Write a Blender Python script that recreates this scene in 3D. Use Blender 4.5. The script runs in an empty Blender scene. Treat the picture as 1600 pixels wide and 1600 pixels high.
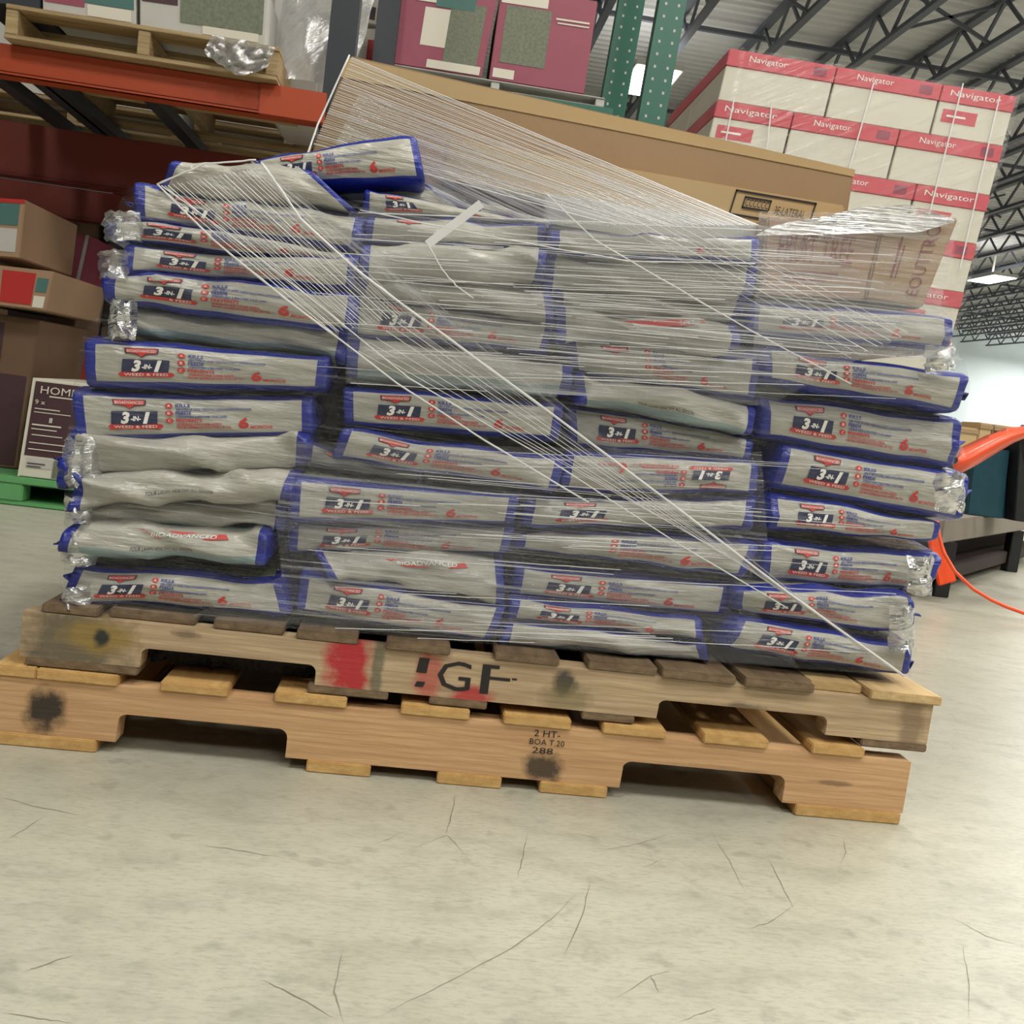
import bpy, bmesh, math, random
import numpy as np
from mathutils import Vector, Matrix, noise

# ------------------------------------------------------------------ camera, world, lights, exposure
SC = bpy.context.scene
C = SC.collection
R = math.radians
YAW, PITCH, ROLL = 5.937, -5.931, 7.324
CAM = np.array([-.128, -1.318, .51])
F = 1600.0

def cam_axes(yaw, pitch, roll):
    y, p, r = map(math.radians, (yaw, pitch, roll))
    f = np.array([math.sin(y)*math.cos(p), math.cos(y)*math.cos(p), math.sin(p)])
    rt = np.array([math.cos(y), -math.sin(y), 0.])
    up = np.cross(rt, f)
    return math.cos(r)*rt + math.sin(r)*up, math.cos(r)*up - math.sin(r)*rt, f

RT, UP, FW = cam_axes(YAW, PITCH, ROLL)
cd = bpy.data.cameras.new('camera'); cam = bpy.data.objects.new('camera', cd); C.objects.link(cam)
cam.matrix_world = Matrix(((RT[0], UP[0], -FW[0], CAM[0]), (RT[1], UP[1], -FW[1], CAM[1]),
                           (RT[2], UP[2], -FW[2], CAM[2]), (0, 0, 0, 1)))
cd.sensor_width = 36; cd.lens = 36; cd.clip_start = .02; cd.clip_end = 200
SC.camera = cam

SC.view_settings.view_transform = 'Standard'
try: SC.view_settings.look = 'None'
except Exception: pass
SC.view_settings.gamma = 1; SC.view_settings.use_curve_mapping = False
SC.view_settings.exposure = -0.4
try:
    SC.cycles.transparent_max_bounces = 24
    SC.cycles.max_bounces = 6
except Exception: pass

W = bpy.data.worlds.new('world'); SC.world = W; W.use_nodes = True
bg = W.node_tree.nodes['Background']
bg.inputs[0].default_value = (.86, .93, 1, 1); bg.inputs[1].default_value = .07

def ray(u, v): return RT*((u-800)/F) - UP*((v-800)/F) + FW
def at(u, v, y):
    d = ray(u, v); return CAM + d*((y-CAM[1])/d[1])
def atz(u, v, z):
    d = ray(u, v); return CAM + d*((z-CAM[2])/d[2])

def px_x(u, v, y): return float(at(u, v, y)[0])

LAMP_POWER = 66
LAMPS = [(-2, -6.4), (-2, -2.4), (1.6, -6.4), (1.6, -2.4), (1.6, 1.2), (1.6, 5.8), (5.2, -6.4), (5.2, -2.4), (5.2, 1.2), (5.2, 5.8),
         (8.8, -3.4), (8.8, 1.2), (8.8, 5.8), (8.8, 10.4), (12.4, 1.2), (12.4, 5.8), (12.4, 10.4), (12.4, 15), (16, 10.4), (16, 15), (16, 19.6), (19.6, 15), (19.6, 19.6), (19.6, 24.2),
         (23.2, 19.6), (23.2, 24.2), (23.2, 28.8), (23.2, 33.4), (26.8, 33.4), (29, 38), (28, 42), (2.75, 14.5), (15.0, 26), (5.2, 33.4), (8.8, 38), (12.4, 38), (16, 38.), (16, 42), (26.8, 38), (26.8, 42), (30, 42), (30, 34), (26.8, 29)]  # far-end lamps out of view are added to brighten the wall
LAMP_Z = 5.55

# ------------------------------------------------------------------ helpers
def srgb(r, g, b):
    f = lambda c: (c/12.92 if c <= .04045 else ((c+.055)/1.055)**2.4)
    return (f(r/255), f(g/255), f(b/255), 1)

def mat(name, col, rough=.6, metal=0, noise_amt=0.0, nscale=20, bump=0.0, bscale=60, stretch=(1, 1, 1), spec=.5, emit=0):
    m = bpy.data.materials.new(name); m.use_nodes = True
    nt = m.node_tree; b = nt.nodes['Principled BSDF']
    b.inputs['Base Color'].default_value = col; b.inputs['Roughness'].default_value = rough
    b.inputs['Metallic'].default_value = metal; b.inputs['Specular IOR Level'].default_value = spec
    if emit:
        b.inputs['Emission Color'].default_value = col; b.inputs['Emission Strength'].default_value = emit
    if noise_amt or bump:
        tc = nt.nodes.new('ShaderNodeTexCoord'); mp = nt.nodes.new('ShaderNodeMapping')
        mp.inputs['Scale'].default_value = stretch
        nt.links.new(tc.outputs['Object'], mp.inputs[0])
    if noise_amt:
        n = nt.nodes.new('ShaderNodeTexNoise'); n.inputs['Scale'].default_value = nscale; n.inputs['Detail'].default_value = 5
        nt.links.new(mp.outputs[0], n.inputs['Vector'])
        mx = nt.nodes.new('ShaderNodeMix'); mx.data_type = 'RGBA'
        mx.inputs[6].default_value = tuple(c*(1-noise_amt) for c in col[:3])+(1,)
        mx.inputs[7].default_value = tuple(min(1, c*(1+noise_amt)) for c in col[:3])+(1,)
        nt.links.new(n.outputs['Fac'], mx.inputs[0]); nt.links.new(mx.outputs[2], b.inputs['Base Color'])
    if bump:
        n2 = nt.nodes.new('ShaderNodeTexNoise'); n2.inputs['Scale'].default_value = bscale; n2.inputs['Detail'].default_value = 4
        nt.links.new(mp.outputs[0], n2.inputs['Vector'])
        bp = nt.nodes.new('ShaderNodeBump'); bp.inputs['Strength'].default_value = bump; bp.inputs['Distance'].default_value = .01
        nt.links.new(n2.outputs['Fac'], bp.inputs['Height']); nt.links.new(bp.outputs[0], b.inputs['Normal'])
    return m

class NB:
    """small node builder"""
    def __init__(s, m): s.nt = m.node_tree
    def n(s, t, **kw):
        x = s.nt.nodes.new(t)
        for k, v in kw.items(): setattr(x, k, v)
        return x
    def val(s, sock, v):
        if isinstance(v, (int, float)): sock.default_value = v
        elif isinstance(v, tuple): sock.default_value = v
        else: s.nt.links.new(v, sock)
    def math(s, op, a, b=0.0, clamp=False):
        x = s.n('ShaderNodeMath', operation=op, use_clamp=clamp)
        s.val(x.inputs[0], a); s.val(x.inputs[1], b); return x.outputs[0]
    def mix(s, f, a, b):
        x = s.n('ShaderNodeMix', data_type='RGBA'); s.val(x.inputs[0], f); s.val(x.inputs[6], a); s.val(x.inputs[7], b); return x.outputs[2]
    def noise(s, vec, scale, detail=4, rough=.5):
        x = s.n('ShaderNodeTexNoise'); x.inputs['Scale'].default_value = scale; x.inputs['Detail'].default_value = detail
        x.inputs['Roughness'].default_value = rough
        s.nt.links.new(vec, x.inputs['Vector']); return x.outputs['Fac']
    def ramp(s, f, a, b):
        x = s.n('ShaderNodeMapRange'); x.clamp = True
        s.val(x.inputs[0], f); x.inputs[1].default_value = a; x.inputs[2].default_value = b; return x.outputs[0]
    def mapping(s, vec, scale=(1, 1, 1), rot=(0, 0, 0), loc=(0, 0, 0)):
        x = s.n('ShaderNodeMapping'); x.inputs['Scale'].default_value = scale; x.inputs['Rotation'].default_value = rot
        x.inputs['Location'].default_value = loc
        s.nt.links.new(vec, x.inputs[0]); return x.outputs[0]
    def sep(s, vec):
        x = s.n('ShaderNodeSeparateXYZ'); s.nt.links.new(vec, x.inputs[0]); return x.outputs

class MB:
    def __init__(s): s.v = []; s.f = []; s.mi = []
    def add(s, verts, faces, mi=0):
        o = len(s.v); s.v += [tuple(map(float, p)) for p in verts]
        s.f += [tuple(i+o for i in f) for f in faces]; s.mi += [mi]*len(faces)
    def hexa(s, c, mi=0):   # c: 4 front (BL,BR,TR,TL), 4 back the same way
        s.add(c, [(0, 1, 2, 3), (5, 4, 7, 6), (3, 2, 6, 7), (4, 5, 1, 0), (4, 0, 3, 7), (1, 5, 6, 2)], mi)
    def box(s, x0, x1, y0, y1, z0, z1, mi=0):
        s.hexa([(x0, y0, z0), (x1, y0, z0), (x1, y0, z1), (x0, y0, z1), (x0, y1, z0), (x1, y1, z0), (x1, y1, z1), (x0, y1, z1)], mi)
    def bar(s, a, b, w, h=None, mi=0, up=(0, 0, 1)):
        a = Vector(a); b = Vector(b); d = (b-a).normalized(); h = h or w
        u = Vector(up)
        if abs(d.dot(u)) > .95: u = Vector((0, 1, 0))
        sd = d.cross(u).normalized(); u = sd.cross(d).normalized()
        q = [(-1, -1), (1, -1), (1, 1), (-1, 1)]
        s.hexa([a+sd*(x*w/2)+u*(z*h/2) for x, z in q]+[b+sd*(x*w/2)+u*(z*h/2) for x, z in q], mi)
    def tube(s, pts, r, n=6, mi=0, cap=True):
        pts = [Vector(p) for p in pts]; rr = r if isinstance(r, (list, tuple)) else [r]*len(pts)
        rings = []; u = None
        for i, p in enumerate(pts):
            d = (pts[min(i+1, len(pts)-1)]-pts[max(i-1, 0)]).normalized()
            if u is None:
                u = d.cross(Vector((0, 0, 1)));
                if u.length < .1: u = d.cross(Vector((0, 1, 0)))
            u = (u-d*u.dot(d)).normalized(); w = d.cross(u)
            rings.append([p+(u*math.cos(2*math.pi*k/n)+w*math.sin(2*math.pi*k/n))*rr[i] for k in range(n)])
        vs = [q for g in rings for q in g]
        fs = [(i*n+k, i*n+(k+1) % n, (i+1)*n+(k+1) % n, (i+1)*n+k) for i in range(len(pts)-1) for k in range(n)]
        if cap: fs += [tuple(range(n-1, -1, -1)), tuple((len(pts)-1)*n+k for k in range(n))]
        s.add(vs, fs, mi)
    def build(s, name, mats, parent=None, bevel=0, smooth=False):
        me = bpy.data.meshes.new(name); me.from_pydata(s.v, [], s.f)
        mats = mats if isinstance(mats, (list, tuple)) else [mats]
        for m in mats: me.materials.append(m)
        if len(mats) > 1: me.polygons.foreach_set('material_index', s.mi)
        bm = bmesh.new(); bm.from_mesh(me)
        bmesh.ops.recalc_face_normals(bm, faces=bm.faces)
        if bevel:
            es = [e for e in bm.edges if len(e.link_faces) == 2 and e.calc_face_angle(0) > .6]
            bmesh.ops.bevel(bm, geom=es, offset=bevel, segments=2, affect='EDGES', clamp_overlap=True)
        bm.to_mesh(me); bm.free()
        if smooth: me.polygons.foreach_set('use_smooth', [True]*len(me.polygons))
        o = bpy.data.objects.new(name, me); C.objects.link(o)
        if parent: put(o, parent)
        return o

def put(o, parent):
    o.parent = parent; o.matrix_parent_inverse = parent.matrix_world.inverted() if parent.type != 'EMPTY' else Matrix.Translation(-parent.location)

def empty(name, loc=(0, 0, 0)):
    o = bpy.data.objects.new(name, None); C.objects.link(o); o.location = tuple(map(float, loc)); o.empty_display_size = .05
    return o
def tag(o, label=None, cat=None, group=None, kind=None):
    if label: o['label'] = label
    if cat: o['category'] = cat
    if group: o['group'] = group
    if kind: o['kind'] = kind
    return o

_tc = {}
def text_geo(body, shear=0.0, bold=0.0):
    k = (body, shear, bold)
    if k in _tc: return _tc[k]
    cu = bpy.data.curves.new('lettering', 'FONT'); cu.body = body; cu.resolution_u = 2; cu.shear = shear; cu.offset = bold
    ob = bpy.data.objects.new('lettering', cu); C.objects.link(ob)
    dg = bpy.context.evaluated_depsgraph_get(); me = ob.evaluated_get(dg).to_mesh()
    v = np.array([(p.co.x, p.co.y) for p in me.vertices]); f = [tuple(p.vertices) for p in me.polygons]
    ob.evaluated_get(dg).to_mesh_clear(); bpy.data.objects.remove(ob); bpy.data.curves.remove(cu)
    v -= v.min(0); v /= v.max(0)
    _tc[k] = (v, f); return _tc[k]

class Flat:
    """flat print laid out in a unit square (s to the right, v up)"""
    def __init__(s): s.v = []; s.f = []; s.mi = []; s.h = []
    def put(s, v, f, mi, h):
        o = len(s.v); s.v += [tuple(p) for p in v]; s.f += [tuple(i+o for i in q) for q in f]; s.mi += [mi]*len(f); s.h += [h]*len(v)
    def text(s, body, x0, x1, y0, y1, mi, h=2, shear=0., bold=0.):
        v, f = text_geo(body, shear, bold); s.put(v*np.array([x1-x0, y1-y0])+np.array([x0, y0]), f, mi, h)
    def rect(s, x0, x1, y0, y1, mi, h=1, nx=6, ny=2, skew=0.):
        vs = [(x0+(x1-x0)*i/nx+skew*j/ny, y0+(y1-y0)*j/ny) for j in range(ny+1) for i in range(nx+1)]
        fs = [(j*(nx+1)+i, j*(nx+1)+i+1, (j+1)*(nx+1)+i+1, (j+1)*(nx+1)+i) for j in range(ny) for i in range(nx)]
        s.put(vs, fs, mi, h)
    def poly(s, pts, mi, h=1): s.put(pts, [tuple(range(len(pts)))], mi, h)
    def disc(s, x, y, rx, ry, mi, h=1, n=12):
        s.poly([(x+rx*math.cos(2*math.pi*k/n), y+ry*math.sin(2*math.pi*k/n)) for k in range(n)], mi, h)
    def frame(s, x0, x1, y0, y1, t, tv, mi, h=1):
        s.rect(x0, x1, y0, y0+tv, mi, h); s.rect(x0, x1, y1-tv, y1, mi, h); s.rect(x0, x0+t, y0, y1, mi, h, 1, 2); s.rect(x1-t, x1, y0, y1, mi, h, 1, 2)
    def on_quad(s, name, mats, parent, q, off=.0007):
        """q: BL,BR,TR,TL world corners"""
        q = np.array(q, float); n = np.cross(q[1]-q[0], q[3]-q[0]); n /= np.linalg.norm(n)
        V = np.array(s.v); a = V[:, :1]; b = V[:, 1:]
        P = q[0]*(1-a)*(1-b)+q[1]*a*(1-b)+q[2]*a*b+q[3]*(1-a)*b + n*(np.array(s.h)[:, None]*off)
        return s.link(P, name, mats, parent)
    def link(s, P, name, mats, parent):
        me = bpy.data.meshes.new(name); me.from_pydata([tuple(p) for p in P], [], s.f)
        for m in mats: me.materials.append(m)
        me.polygons.foreach_set('material_index', s.mi)
        o = bpy.data.objects.new(name, me); C.objects.link(o)
        if parent: put(o, parent)
        return o

# ------------------------------------------------------------------ materials
def wood(name, base, dark, stains=(), grain=1.0, axis='x', rough=.75):
    m = bpy.data.materials.new(name); m.use_nodes = True; b = m.node_tree.nodes['Principled BSDF']; k = NB(m)
    tc = k.n('ShaderNodeTexCoord').outputs['Object']
    sc = {'x': (3, 30, 60), 'y': (30, 3, 60)}[axis]
    g = k.noise(k.mapping(tc, sc), 1.6, 6, .65)
    col = k.mix(k.ramp(g, .3, .72), dark, base)
    w = k.n('ShaderNodeTexWave'); w.bands_direction = 'Z'; w.inputs['Scale'].default_value = 14; w.inputs['Distortion'].default_value = 9
    w.inputs['Detail'].default_value = 3; w.inputs['Detail Scale'].default_value = .6
    k.nt.links.new(k.mapping(tc, {'x': (.55, 1, 2.6), 'y': (1, .55, 2.6)}[axis]), w.inputs['Vector'])
    col = k.mix(k.math('MULTIPLY', k.ramp(w.outputs['Fac'], .62, 1), .42*grain), col, dark)
    blot = k.noise(tc, 7, 3)
    col = k.mix(k.math('MULTIPLY', k.ramp(blot, .45, .75), .35), col, dark)
    xyz = k.sep(tc); wob = k.noise(tc, 34, 5, .65)
    for (x, z, rx, rz, c, a) in stains:
        dx = k.math('DIVIDE', k.math('SUBTRACT', xyz[0], x), rx); dz = k.math('DIVIDE', k.math('SUBTRACT', xyz[2], z), rz)
        d = k.math('SQRT', k.math('ADD', k.math('MULTIPLY', dx, dx), k.math('MULTIPLY', dz, dz)))
        d = k.math('ADD', d, k.math('MULTIPLY', k.math('SUBTRACT', wob, .5), 1.5))
        col = k.mix(k.math('MULTIPLY', k.math('SUBTRACT', 1.0, k.ramp(d, .55, 1.15)), a), col, c)
    k.nt.links.new(col, b.inputs['Base Color']); b.inputs['Roughness'].default_value = rough
    bp = k.n('ShaderNodeBump'); bp.inputs['Strength'].default_value = .35; bp.inputs['Distance'].default_value = .004
    k.nt.links.new(g, bp.inputs['Height']); k.nt.links.new(bp.outputs[0], b.inputs['Normal'])
    return m

def bag_material(name, style):
    m = bpy.data.materials.new(name); m.use_nodes = True; b = m.node_tree.nodes['Principled BSDF']; k = NB(m)
    t = k.n('ShaderNodeTexCoord'); uv = k.sep(t.outputs['UV']); ob = t.outputs['Object']
    s, V = uv[0], uv[1]
    fr = k.math('FRACT', V)
    white = k.mix(k.ramp(k.noise(k.mapping(ob, (6, 6, 40)), 3, 4), .35, .7), srgb(160, 158, 148), srgb(180, 178, 168))
    blue = k.mix(k.noise(ob, 30, 3), srgb(20, 32, 118), srgb(38, 54, 150))
    ds = k.math('MINIMUM', s, k.math('SUBTRACT', 1.0, s))
    if style == 'printed':
        g = k.noise(k.mapping(ob, (60, 60, 60)), 3, 6, .8)
        grass = k.mix(k.ramp(g, .35, .65), srgb(52, 74, 42), srgb(150, 158, 128))
        panel = k.mix(k.ramp(k.noise(ob, 9, 2), .5, .62), grass, srgb(164, 162, 152))
        body = k.mix(k.math('GREATER_THAN', V, 1.0), white, panel)
        lo = k.math('LESS_THAN', fr, k.math('SUBTRACT', .17, k.math('MULTIPLY', k.math('GREATER_THAN', V, 1.0), .145))); hi = k.math('GREATER_THAN', fr, .86)
        e = k.math('LESS_THAN', ds, .045)
        msk = k.math('MAXIMUM', k.math('MAXIMUM', lo, hi), e)
        col = k.mix(msk, body, blue)
    else:
        teal = k.mix(k.noise(ob, 14, 2), srgb(120, 142, 142), srgb(150, 170, 168))
        low = k.math('LESS_THAN', fr, .3) if style == 'teal' else k.math('LESS_THAN', fr, -1.0)
        col = k.mix(low, white, teal)
        col = k.mix(k.math('LESS_THAN', ds, .05), col, blue)
    k.nt.links.new(col, b.inputs['Base Color']); b.inputs['Roughness'].default_value = .27
    h = k.math('ADD', k.noise(k.mapping(ob, (10, 18, 55)), 1.2, 4, .55), k.math('MULTIPLY', k.noise(ob, 60, 2), .1))
    bp = k.n('ShaderNodeBump'); bp.inputs['Strength'].default_value = .7; bp.inputs['Distance'].default_value = .01
    k.nt.links.new(h, bp.inputs['Height']); k.nt.links.new(bp.outputs[0], b.inputs['Normal'])
    return m

def film_material(name, scale, rot, base, amount, lo=.5, hi=.78, gloss=.1, seed=0., fine=1.0):
    """clear stretch film: transparent with milky stretch lines"""
    m = bpy.data.materials.new(name); m.use_nodes = True; k = NB(m); nt = m.node_tree
    for n_ in list(nt.nodes):
        if n_.type != 'OUTPUT_MATERIAL': nt.nodes.remove(n_)
    out = [n_ for n_ in nt.nodes if n_.type == 'OUTPUT_MATERIAL'][0]
    tc = k.n('ShaderNodeTexCoord').outputs['Object']
    v0 = k.mapping(tc, (1, 1, 1), rot, (seed, 0, seed*.37))
    st = k.noise(k.mapping(v0, scale), 1.0, 5, .6)
    st2 = k.noise(k.mapping(v0, (scale[0]*1.7, scale[1], scale[2]*3.1)), 1.0, 3, .6)
    patch = k.ramp(k.noise(k.mapping(v0, (2.2, 2.2, 5)), 1.5, 3), .36, .62)
    f = k.math('MULTIPLY', k.ramp(st, lo, hi), k.math('ADD', k.math('MULTIPLY', patch, .8), .2))
    f = k.math('ADD', f, k.math('MULTIPLY', k.math('MULTIPLY', k.ramp(st2, lo+.04, hi), patch), .6*fine))
    f = k.math('ADD', k.math('MULTIPLY', f, amount), base, True)
    bp = k.n('ShaderNodeBump'); bp.inputs['Strength'].default_value = .6; bp.inputs['Distance'].default_value = .004
    nt.links.new(k.math('ADD', st, k.math('MULTIPLY', st2, .4)), bp.inputs['Height'])
    bp.inputs['Strength'].default_value = 1.0; bp.inputs['Distance'].default_value = .006
    tr = k.n('ShaderNodeBsdfTransparent'); tr.inputs[0].default_value = (.985, .988, .99, 1)
    df = k.n('ShaderNodeBsdfDiffuse'); df.inputs[0].default_value = (.86, .87, .88, 1)
    tl = k.n('ShaderNodeBsdfTranslucent'); tl.inputs[0].default_value = (.86, .87, .88, 1)
    gl = k.n('ShaderNodeBsdfGlossy'); gl.inputs['Roughness'].default_value = .2
    for x in (df, gl): nt.links.new(bp.outputs[0], x.inputs['Normal'])
    m2 = k.n('ShaderNodeMixShader'); m2.inputs[0].default_value = .45; nt.links.new(df.outputs[0], m2.inputs[1]); nt.links.new(tl.outputs[0], m2.inputs[2])
    a = k.n('ShaderNodeMixShader'); nt.links.new(f, a.inputs[0]); nt.links.new(tr.outputs[0], a.inputs[1]); nt.links.new(m2.outputs[0], a.inputs[2])
    g = k.n('ShaderNodeMixShader'); nt.links.new(k.math('ADD', k.math('MULTIPLY', f, gloss*2.2), gloss*.3, True), g.inputs[0])
    nt.links.new(a.outputs[0], g.inputs[1]); nt.links.new(gl.outputs[0], g.inputs[2])
    nt.links.new(g.outputs[0], out.inputs[0])
    return m

M = {}
M['bag_printed'] = bag_material('printed bag plastic', 'printed')
M['bag_plain'] = bag_material('plain bag plastic', 'plain')
M['bag_teal'] = bag_material('plain bag plastic with teal hem', 'teal')
M['blue_film'] = mat('blue bag seal', srgb(28, 42, 135), .35, bump=.5, bscale=60)
M['pouch_white'] = mat('white bag end', srgb(205, 203, 194), .35, bump=.6, bscale=50)
M['red_ink'] = mat('red ink', srgb(190, 48, 42), .5)
M['navy_ink'] = mat('navy ink', srgb(34, 40, 72), .5)
M['white_ink'] = mat('white ink', srgb(232, 230, 224), .5)
M['blue_ink'] = mat('blue ink', srgb(44, 62, 140), .5)
M['black_ink'] = mat('black ink', srgb(36, 32, 30), .7)
M['dark_red_ink'] = mat('dark red ink', srgb(120, 44, 44), .6)
M['card'] = mat('corrugated cardboard', srgb(156, 130, 100), .8, noise_amt=.08, nscale=8, bump=.05)
M['card_light'] = mat('light cardboard', srgb(184, 158, 116), .8, noise_amt=.08, nscale=8)
M['card_brown'] = mat('brown cardboard', srgb(158, 128, 102), .8, noise_amt=.1, nscale=10)
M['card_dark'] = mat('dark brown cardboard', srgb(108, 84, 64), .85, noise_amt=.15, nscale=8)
M['card_white'] = mat('white carton board', srgb(212, 207, 192), .6, noise_amt=.04, nscale=6)
M['card_grey'] = mat('grey carton board', srgb(186, 184, 178), .7, noise_amt=.05)
M['maroon'] = mat('maroon carton print', srgb(146, 72, 90), .5, noise_amt=.12, nscale=14)
M['maroon_dark'] = mat('dark maroon carton print', srgb(70, 44, 50), .6, noise_amt=.12, nscale=14)
M['red_card'] = mat('red carton print', srgb(176, 42, 40), .5)
M['band_red'] = mat('red carton lid band', srgb(200, 84, 94), .5, noise_amt=.06, nscale=10)
M['teal_card'] = mat('teal carton print', srgb(70, 110, 104), .6)
M['grass_print'] = mat('grass photo print', srgb(110, 116, 98), .6, noise_amt=.5, nscale=90)
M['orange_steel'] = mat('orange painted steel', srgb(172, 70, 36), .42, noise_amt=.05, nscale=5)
M['shaded_orange_steel'] = mat('orange steel darkened for shade', srgb(112, 40, 28), .5, noise_amt=.08, nscale=5)  # shade on the rear beams is put into this darker orange
M['green_steel'] = mat('green painted steel', srgb(44, 100, 84), .4, noise_amt=.08, nscale=10)
M['dark_steel'] = mat('dark steel', srgb(44, 48, 56), .5)
M['truss'] = mat('dark grey joist steel', srgb(92, 97, 108), .55)
M['black_hole'] = mat('black punched slot', srgb(16, 22, 22), .9)
M['deck'] = mat('galvanised roof deck', srgb(216, 217, 218), .5, noise_amt=.04, nscale=2)
M['wall'] = mat('pale blue wall paint', srgb(226, 238, 244), .7)
M['duct'] = mat('galvanised duct', srgb(170, 172, 172), .4, noise_amt=.05)
M['lamp_case'] = mat('white lamp housing', srgb(220, 220, 216), .5)
M['lamp_face'] = mat('lamp diffuser', (1, .97, .9, 1), .5, emit=9)
M['orange_plastic'] = mat('orange plastic', srgb(236, 86, 44), .32)
M['black_plastic'] = mat('black plastic', srgb(24, 24, 26), .45)
M['grey_skirt'] = mat('grey ribbed skirt', srgb(132, 124, 114), .7, noise_amt=.15, nscale=60, stretch=(4, 4, .2))
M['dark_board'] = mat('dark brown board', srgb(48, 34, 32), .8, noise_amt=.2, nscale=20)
M['teal_plastic'] = mat('dark teal plastic', srgb(22, 66, 80), .4, noise_amt=.25, nscale=20, bump=.5, bscale=20)
M['green_plastic'] = mat('green plastic', srgb(96, 158, 100), .5, noise_amt=.1)
M['strand'] = mat('white rope of stretch film', (.8, .8, .8, 1), .3)
M['steel_black'] = mat('black steel', srgb(22, 24, 26), .5)

# ------------------------------------------------------------------ floor, ceiling, walls
def floor_material():
    m = bpy.data.materials.new('polished concrete'); m.use_nodes = True; b = m.node_tree.nodes['Principled BSDF']; k = NB(m)
    tc = k.n('ShaderNodeTexCoord').outputs['Object']
    big = k.noise(tc, 1.3, 4); mid = k.noise(k.mapping(tc, (1, 2.2, 1)), 9, 6, .7); fine = k.noise(k.mapping(tc, (1, 3.2, 1)), 70, 5, .7)
    col = k.mix(k.ramp(big, .3, .7), srgb(168, 166, 150), srgb(188, 186, 170))
    col = k.mix(k.math('MULTIPLY', k.ramp(mid, .46, .72), .6), col, srgb(140, 138, 122))
    col = k.mix(k.math('MULTIPLY', k.ramp(fine, .48, .7), .5), col, srgb(130, 128, 112))
    col = k.mix(k.math('MULTIPLY', k.ramp(k.noise(tc, 26, 3), .6, .72), .45), col, srgb(128, 124, 112))
    k.nt.links.new(col, b.inputs['Base Color'])
    r = k.n('ShaderNodeMapRange'); k.val(r.inputs[0], mid); r.inputs[3].default_value = .22; r.inputs[4].default_value = .42
    k.nt.links.new(r.outputs[0], b.inputs['Roughness'])
    bp = k.n('ShaderNodeBump'); bp.inputs['Strength'].default_value = .12; bp.inputs['Distance'].default_value = .004
    k.nt.links.new(fine, bp.inputs['Height']); k.nt.links.new(bp.outputs[0], b.inputs['Normal'])
    return m
mb = MB(); mb.box(-12, 36, -10, 46, -.2, 0)
floor = tag(mb.build('floor', floor_material()), kind='structure')

# scratches and scuffs scored in the concrete
rs = random.Random(4)
sc_m = mat('scratch in concrete', srgb(126, 120, 106), .6)
SCR = [[(712, 1240), (706, 1272), (696, 1305)], [(580, 1322), (606, 1312), (634, 1298)], [(632, 1332), (664, 1318), (698, 1306), (716, 1322), (738, 1352)],
       [(824, 1300), (816, 1340), (808, 1374)], [(584, 1592), (690, 1540), (800, 1482), (862, 1436), (902, 1396)], [(922, 1378), (910, 1430), (880, 1500)],
       [(536, 1480), (522, 1550), (536, 1596)], [(38, 1518), (76, 1506), (116, 1492)], [(410, 1532), (470, 1560), (520, 1590)], [(6, 1316), (40, 1294), (72, 1274)],
       [(1108, 1296), (1140, 1346), (1168, 1402)], [(1168, 1452), (1206, 1440), (1246, 1410)], [(1002, 1358), (1036, 1342)], [(0, 1582), (60, 1592), (120, 1599)],
       [(1016, 1524), (1030, 1552)], [(960, 1562), (1016, 1526), (1050, 1516)], [(1502, 1470), (1514, 1530), (1512, 1598)], [(1318, 1310), (1322, 1332), (1312, 1352)],
       [(1060, 1598), (1090, 1586), (1120, 1576)], [(1200, 1340), (1222, 1384), (1240, 1420)], [(1480, 1430), (1540, 1462), (1598, 1480)], [(940, 1330), (1000, 1318), (1060, 1300)],
       [(0, 1246), (60, 1262), (130, 1274)], [(300, 1318), (380, 1330), (446, 1342)]]
mb = MB()
for line in SCR:
    pts = []
    for i in range(len(line)-1):
        for t in np.linspace(0, 1, 7)[:-1]:
            u = line[i][0]*(1-t)+line[i+1][0]*t; v = line[i][1]*(1-t)+line[i+1][1]*t
            pts.append(atz(u+rs.uniform(-1, 1), v+rs.uniform(-1, 1), 0))
    pts.append(atz(line[-1][0], line[-1][1], 0))
    w = rs.uniform(.0003, .0006)
    vs = []
    for i, p in enumerate(pts):
        d = pts[min(i+1, len(pts)-1)]-pts[max(i-1, 0)]; n_ = np.array([-d[1], d[0], 0]); n_ /= np.linalg.norm(n_)+1e-9
        ww = w*math.sin(math.pi*(i+.3)/(len(pts)-.4))*rs.uniform(.6, 1.3)
        vs += [p+n_*ww+(0, 0, .0004), p-n_*ww+(0, 0, .0004)]
    mb.add(vs, [(2*i, 2*i+1, 2*i+3, 2*i+2) for i in range(len(pts)-1)])
tag(mb.build('scratch', sc_m, floor), kind='stuff')

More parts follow.
